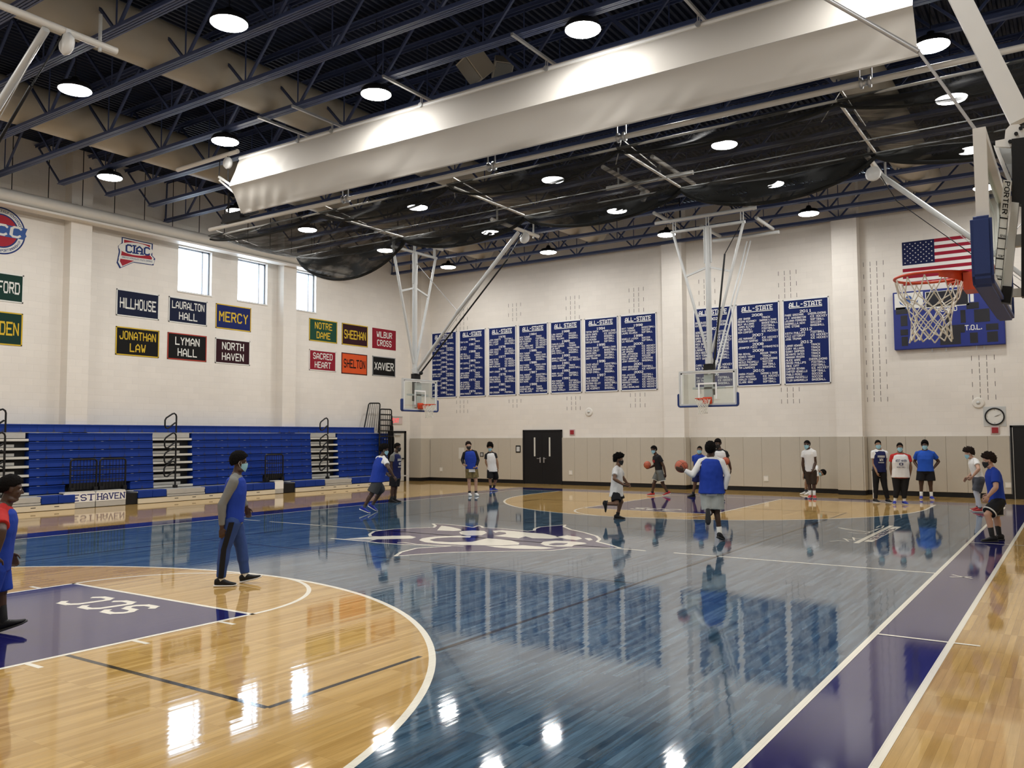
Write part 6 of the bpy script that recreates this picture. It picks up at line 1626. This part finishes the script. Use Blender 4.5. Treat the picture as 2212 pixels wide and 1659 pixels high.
person('player in red sleeves and blue jersey, cut by the left edge, stepping right', **O2, head=None, H=1.83, chest=82, face=92, skin='dark', hair=('short', 0.016, C_HAIR),
    J=dict(head=(56,128), neck=(22,205), pelvis=(-22,500), elR=(10,330,-1), wrR=(-20,450,0), elL=(0,330,1), knL=(2,632,0), anL=(14,776,0), knR=(-70,640,0), anR=(-150,760,0)),
    ground=(20,885), feet={'L': (82, 17), 'R': (85, -25)}, vox=0.007, mask=None, socks=(C_SOCKB, 0.16), shoes=(C_SHK, C_SOLEK), lift='R',
    wear=(('tee', C_RED, dict(sleeve=0.72)), ('shorts', C_ROYAL, dict(len=0.95)), ('vest', C_ROYAL, dict(hem=-0.10))))
O3 = dict(o=(750, 930), s=5.0125)
person('player in blue jersey over white tee running beside the bleachers, leaning right', **O3, head=None, H=1.84, chest=118, pelvis=105, face=88, wide=1.12, skin='dark', hair=('afro', 0.028, C_HAIR), facep=-4,
    J=dict(head=(402,175), neck=(383,238), pelvis=(322,500), elR=(452,375,-1), wrR=(502,455,0), tiR=(530,495,0), elL=(360,360,1), wrL=(420,420,0), knR=(262,655,0), anR=(180,795,0), knL=(362,625,1), anL=(272,765,0)),
    ground=(195,895), feet={'R': (75, -20), 'L': (70, -28)}, shoes=(C_SHB, C_SOLE), socks=(C_CHAR, 0.06),
    wear=(('tee', C_TEE), ('shorts', C_CHAR, dict(len=0.85, flare=0.02)), ('vest', C_ROYAL, dict(flare=0.03, hem=-0.08))))
person('player in navy lettered jersey and black shorts standing by the corner side door', **O3, head=None, H=1.80, chest=55, face=75, skin='dark', hair=('fade', 0.010, C_HAIR), mask=C_MK,
    J=dict(head=(545,175), neck=(525,235), pelvis=(520,490), elR=(478,375,0), wrR=(490,470,0), elL=(570,380,0), wrL=(562,470,0), knR=(492,620,0), anR=(480,735,0), knL=(522,620,0), anL=(516,738,0)),
    ground=(500,780), feet={'R': (60, 0), 'L': (80, 0)}, shoes=(C_SHK, C_SOLEK, 'hi'), socks=(C_SOCKB, 0.10),
    wear=(('tee', C_GREY), ('shorts', C_BLK, dict(len=0.80)), ('vest', C_NAVY, dict(hem=-0.08, text=(C_TEE, [('', 0.66, 0.07, 0.22), ('WEST', 0.50, 0.07, 0.12), ('', 0.38, 0.035, 0.18)])))))
O4 = dict(o=(970, 930), s=5.95)
person('player in blue jersey over black sleeves and gold and black printed shorts', **O4, head=None, H=1.84, chest=4, face=6, skin='fair', hair=('wavy', 0.022, C_HAIRB), mask=C_MK,
    J=dict(head=(250,165), neck=(263,218), pelvis=(290,462), elR=(172,345,0), wrR=(190,405,-1), tiR=(222,432,-1), elL=(374,345,0), wrL=(350,430,-1), tiL=(320,462,-1), knR=(258,618,0), anR=(264,770,0), knL=(345,612,0), anL=(346,762,0)),
    ground=(310,840), feet={'R': (14, 0), 'L': (22, 0)}, shoes=(C_SHW, C_SOLE), socks=(C_SOCKB, 0.07),
    wear=(('long', C_BLK), ('shorts', C_GOLDP, dict(len=0.72)), ('vest', C_TEE, dict(hem=-0.15, off=0.020)), ('vest', C_ROYAL, dict(hem=0.02, flare=0.010, off=0.032))))
person('curly haired player in white jersey over black tee, looking down', **O4, head=None, H=1.75, wide=0.93, chest=8, face=-6, facep=-10, skin='tan', hair=('curly', 0.045, C_HAIR),
    J=dict(head=(527,192), neck=(530,248), pelvis=(556,475), elR=(474,380,0), wrR=(515,470,-1), tiR=(532,495,0), elL=(618,372,0), wrL=(630,458,0), tiL=(632,495,0), knR=(528,612,0), anR=(534,715,0), knL=(600,610,1), anL=(572,708,0)),
    ground=(560,776), feet={'R': (10, 0), 'L': (55, 0)}, shoes=(C_SHB, C_SOLE), socks=(C_SOCKB, 0.12),
    wear=(('tee', C_BLK), ('shorts', C_BLK, dict(len=0.78, flare=0.012)), ('vest', C_WHITE, dict(flare=0.012))))
O5 = dict(o=(1270, 950), s=5.01)
person('player in loose white tee and black shorts running right with one foot kicked back', **O5, head=None, H=1.72, wide=0.93, chest=72, face=72, skin='brown', hair=('curly', 0.034, C_HAIR), mask=C_MK, lift='R',
    J=dict(head=(338,195), neck=(322,262), pelvis=(308,535), elR=(285,400,-1), wrR=(385,462,0), tiR=(435,482,0), elL=(380,390,1), wrL=(420,440,0), knR=(312,668,-0.4), anR=(172,668,0), knL=(358,645,0), anL=(318,795,0)),
    ground=(330,862), feet={'L': (80, 0), 'R': (90, -98)}, shoes=(C_SHK, C_SOLEK), socks=(C_SOCKB, 0.08),
    wear=(('shorts', C_BLK, dict(len=0.78, flare=0.01)), ('tee', C_TEE, dict(hem=-0.20, flare=0.055, sleeve=0.6, fold=2.2))))
H8 = person('player in black tee and grey shorts walking left, dribbling hand under a ball', **O5, head=None, H=1.76, wide=0.95, chest=-62, pelvis=-75, face=-55, skin='dark', hair=('short', 0.018, C_HAIR), grip={'R': ((632, 288), -0.05)},
    J=dict(head=(714,108), neck=(742,158), pelvis=(772,345), elL=(822,290,0), wrL=(838,362,0), tiL=(838,395,0), elR=(722,272,0), wrR=(676,297,-1), tiR=(650,305,0), knR=(715,470,0), anR=(695,555,0), knL=(812,480,0), anL=(862,562,0)),
    ground=(690,606), feet={'R': (-75, 0), 'L': (-80, -14)}, shoes=(C_SHR, C_SOLE), socks=(C_SOCKB, 0.05),
    wear=(('tee', C_BLK, dict(text=(C_DRED, [('', 0.56, 0.09, 0.16)]))), ('shorts', C_MGREY, dict(len=0.72, flare=0.012, trim=C_SOCK))))
O6 = dict(o=(1440, 920), s=3.175)
person('player in blue tee and dark shorts half hidden behind the runner, facing the camera', **O6, head=None, H=1.76, chest=-10, face=-8, skin='brown', hair=('fade', 0.010, C_HAIR),
    J=dict(head=(226,167), neck=(224,198), pelvis=(222,325), elR=(192,270,0), wrR=(196,318,0), knR=(195,398,0), anR=(180,455,0), knL=(240,400,0), anL=(246,470,0)),
    ground=(205,488), feet={'R': (-60, 0), 'L': (5, 0)}, shoes=(C_SHK, C_SOLEK), socks=(C_SOCKB, 0.08),
    wear=(('tee', C_ROYAL), ('shorts', C_NAVY, dict(len=0.8))))
J10 = person('tall player in white jersey over black tee, ball at the waist, behind the runner', **O6, head=None, H=1.92, chest=12, face=-25, facep=-8, skin='dark', hair=('short', 0.02, C_HAIR), mask=C_MK, grip={'R': ((405, 238), -0.02)},
    J=dict(head=(352,112), neck=(362,150), pelvis=(366,318), elL=(424,228,0), wrL=(440,285,0), tiL=(440,312,0), elR=(335,235,0), wrR=(378,258,-1), tiR=(402,262,-1), knR=(345,410,0), anR=(350,486,0), knL=(386,410,0), anL=(380,486,0)),
    ground=(368,520), feet={'R': (0, 0), 'L': (15, 0)}, shoes=(C_SHK, C_SOLE), socks=(C_SOCK, 0.12),
    wear=(('tee', C_BLK), ('shorts', C_NAVY, dict(len=0.85)), ('vest', C_WHITE)))
K11 = person('runner in blue jersey over white long sleeves, seen from behind, ball in left hand', **O6, head=None, H=1.82, chest=178, face=172, skin='dark', hair=('afro', 0.028, C_HAIR), mask=C_MB, lift='L', wide=1.05, grip={'L': ((113, 280), 0.11)},
    J=dict(head=(302,163), neck=(304,208), pelvis=(310,448), elL=(178,332,-1), wrL=(122,300,0), tiL=(86,294,0), elR=(416,338,0), wrR=(396,440,0), tiR=(386,475,0), knR=(344,592,0), anR=(366,738,0), knL=(296,592,0), anL=(284,592,-1)),
    ground=(392,795), feet={'R': (158, -16), 'L': (180, -84)}, vox=0.008, shoes=(C_SHK, C_SOLEK), socks=(C_SOCK, 0.13),
    wear=(('long', C_TEE), ('shorts', C_LGREY, dict(len=0.82, flare=0.022, fold=1.6)), ('vest', C_ROYAL, dict(flare=0.045, hem=-0.05, off=0.03, fold=1.5))))
O7 = dict(o=(1690, 920), s=5.286)
person('player in white tee and dark brown shorts standing by the baseline, looking left', **O7, head=None, H=1.90, wide=0.88, chest=-18, face=-40, skin='dark', hair=('fade', 0.010, C_HAIR),
    J=dict(head=(282,170), neck=(300,218), pelvis=(322,470), elR=(232,380,0), wrR=(240,465,0), tiR=(246,500,0), elL=(376,372,0), wrL=(350,455,-1), tiL=(330,500,-1), knR=(306,612,0), anR=(318,745,0), knL=(358,612,0), anL=(363,740,0)),
    ground=(335,828), feet={'R': (-15, 0), 'L': (8, 0)}, shoes=(C_SHR, C_SOLE), socks=(C_SOCK, 0.14),
    wear=(('shorts', C_BROWN, dict(len=1.05, flare=-0.026, off=0.008)), ('tee', C_TEE, dict(hem=-0.02, sleeve=0.45))))
person('player in white tee bending forward behind the tall player, head near the knees', **O7, head=None, H=1.76, chest=88, pelvis=80, face=70, facep=-25, skin='tan', hair=('short', 0.016, C_HAIR),
    J=dict(head=(450,522), headup=(492,500), neck=(408,498), pelvis=(292,470), elR=(402,590,0), wrR=(382,655,0), elL=(205,458,1), wrL=(242,548,1), knR=(310,618,0), anR=(300,735,0), knL=(278,615,0), anL=(265,738,0)), deps=dict(neck=0.05),
    ground=(275,785), feet={'R': (-40, 0), 'L': (-65, 0)}, shoes=(C_SHW, C_SOLE), socks=(C_CHAR, 0.08),
    wear=(('tee', C_TEE, dict(hem=-0.02)), ('shorts', C_BLK, dict(len=0.85))))
O8 = dict(o=(1860, 930), s=5.6)
person('slim player in navy jersey over white tee and striped black track pants', **O8, head=None, H=1.80, chest=18, face=2, skin='tan', hair=('fade', 0.014, C_HAIR),
    J=dict(head=(206,160), neck=(222,218), pelvis=(220,465), elR=(154,390,0), wrR=(188,490,-1), tiR=(206,540,0), elL=(290,385,0), wrL=(293,470,0), tiL=(290,520,0), knR=(176,650,0), anR=(174,820,0), knL=(280,640,0), anL=(322,795,0)),
    ground=(250,872), feet={'R': (40, 0), 'L': (35, 0)}, shoes=(C_SHK, C_SOLE), socks=None,
    wear=(('tee', C_TEE), ('pants', C_BLK, dict(stripe=(C_SOCK, 'R'), sw=0.016)), ('vest', C_NAVY, dict(hem=-0.10, text=(C_TEE, [('', 0.62, 0.06, 0.20), ('WH', 0.44, 0.09, 0.10), ('', 0.35, 0.03, 0.16)])))))
person('heavier player in white lettered jersey over red tee, black pants and blue shoes', **O8, head=None, H=1.76, chest=5, face=2, wide=1.30, skin='brown', hair=('fade', 0.014, C_HAIR),
    J=dict(head=(468,165), neck=(474,232), pelvis=(478,505), elR=(360,400,0), wrR=(368,495,0), tiR=(375,550,0), elL=(600,400,0), wrL=(585,515,0), tiL=(575,580,0), knR=(432,675,0), anR=(406,790,0), knL=(520,690,0), anL=(521,815,0)),
    ground=(470,893), feet={'R': (-5, 0), 'L': (30, 0)}, shoes=(C_SHB, C_SOLE), socks=(C_SOCK, 0.13),
    wear=(('tee', C_RED), ('pants', C_BLK, dict(len=0.72, cuff=1.3)), ('vest', C_WHITE, dict(hem=-0.08, flare=0.01, text=(C_NAVY, [('WEST HAVEN', 0.62, 0.065, 0.28), ('O', 0.46, 0.075, 0.10), ('BASKETBALL', 0.36, 0.03, 0.22)])))))
person('broad player in bright blue tee and black shorts with hands on hips', **O8, head=None, H=1.86, chest=3, face=0, wide=1.20, skin='dark', hair=('afro', 0.030, C_HAIR), mask=C_MB,
    J=dict(head=(770,142), neck=(772,200), pelvis=(778,448), elR=(644,338,1), wrR=(690,412,-1), tiR=(715,420,0), elL=(937,335,1), wrL=(876,416,-1), tiL=(850,425,0), knR=(727,610,0), anR=(727,752,0), knL=(838,615,0), anL=(850,755,0)),
    ground=(795,832), feet={'R': (-2, 0), 'L': (16, 0)}, shoes=(C_SHB, C_SOLE), socks=(C_SOCK, 0.13),
    wear=(('shorts', C_BLK, dict(len=0.70, flare=0.02)), ('tee', C_BLUE, dict(hem=-0.02, flare=0.02, sleeve=0.6))))
O9 = dict(o=(2060, 940), s=3.809)
person('player in white tee and dark camouflage shorts in a ready stance facing left', **O9, head=None, H=1.76, chest=-72, face=-82, skin='fair', hair=('wavy', 0.034, C_HAIRB),
    J=dict(head=(124,136), neck=(158,172), pelvis=(204,345), elL=(206,262,-1), wrL=(156,322,0), tiL=(140,338,0), elR=(165,285,0), wrR=(116,330,0), tiR=(98,345,0), knL=(184,452,0), anL=(220,585,0), knR=(196,450,1), anR=(200,575,0)),
    ground=(185,630), feet={'L': (-85, 0), 'R': (-70, 0)}, shoes=(C_SHR, C_SOLE), socks=(C_CHAR, 0.05),
    wear=(('tights', C_TIGHT), ('shorts', C_CAMO, dict(len=0.90)), ('tee', C_TEE, dict(hem=-0.03))))
person('player in royal blue tee and black white-trimmed shorts nearest the right edge, looking left', **O9, head=None, H=1.80, chest=-75, face=-80, skin='fair', hair=('wavy', 0.026, C_HAIRB), mask=C_MK,
    J=dict(head=(284,155), neck=(314,212), pelvis=(354,482), elL=(346,372,-1), wrL=(284,442,0), tiL=(262,482,0), elR=(330,370,1), wrR=(280,430,0), knL=(276,594,-0.6), anL=(318,762,0), knR=(350,625,0), anR=(374,765,0)),
    ground=(335,866), feet={'L': (-70, 0), 'R': (-55, 0)}, vox=0.008, shoes=(C_SHK, C_SOLEK), socks=(C_SOCKB, 0.17),
    wear=(('shorts', C_BLK, dict(len=0.86, flare=0.006, trim=C_SOCK)), ('tee', C_ROYAL, dict(hem=-0.10, flare=0.012, sleeve=0.7))))
# ------------------------------------------------------------------ balls in the players' hands
M_BALL = mat('orange pebbled ball', (0.42, 0.095, 0.045), 0.6, var=0.1, vscale=30, bump=0.3, bscale=300); M_SEAM = mat('black ball seam', (0.02, 0.015, 0.012), 0.7)
def ball(c, lab, rot, Rb=0.119):
    t = thing('basketball', lab, 'ball', c, 'basketballs')
    m = MB(); m.sphere(c, Rb, 28, 18); m.build('ball_skin', M_BALL, t)
    Rm = Matrix.Rotation(rot, 3, 'X') @ Matrix.Rotation(rot*1.7, 3, 'Z'); c = Vector(c); m = MB()
    for f in (lambda a: (math.cos(a), math.sin(a), 0), lambda a: (0, math.cos(a), math.sin(a)), lambda a: (math.cos(a)*0.8, 0.6*1.0, math.sin(a)*0.8), lambda a: (math.cos(a)*0.8, -0.6, math.sin(a)*0.8)):
        m.poly([c+Rm @ (Vector(f(2*PI*i/36))*(Rb*0.998)) for i in range(36)], 0.0028, 6, closed=True)
    m.build('seams', M_SEAM, t)
ball(K11['balls']['L'], 'basketball raised on the left hand of the runner in blue', 0.6)
ball(H8['balls']['R'], 'basketball at the hand of the player in black tee', 1.1)
ball(J10['balls']['R'], 'basketball against the waist of the tall player in white jersey', 2.0)
bpy.data.scenes.remove(WORK)
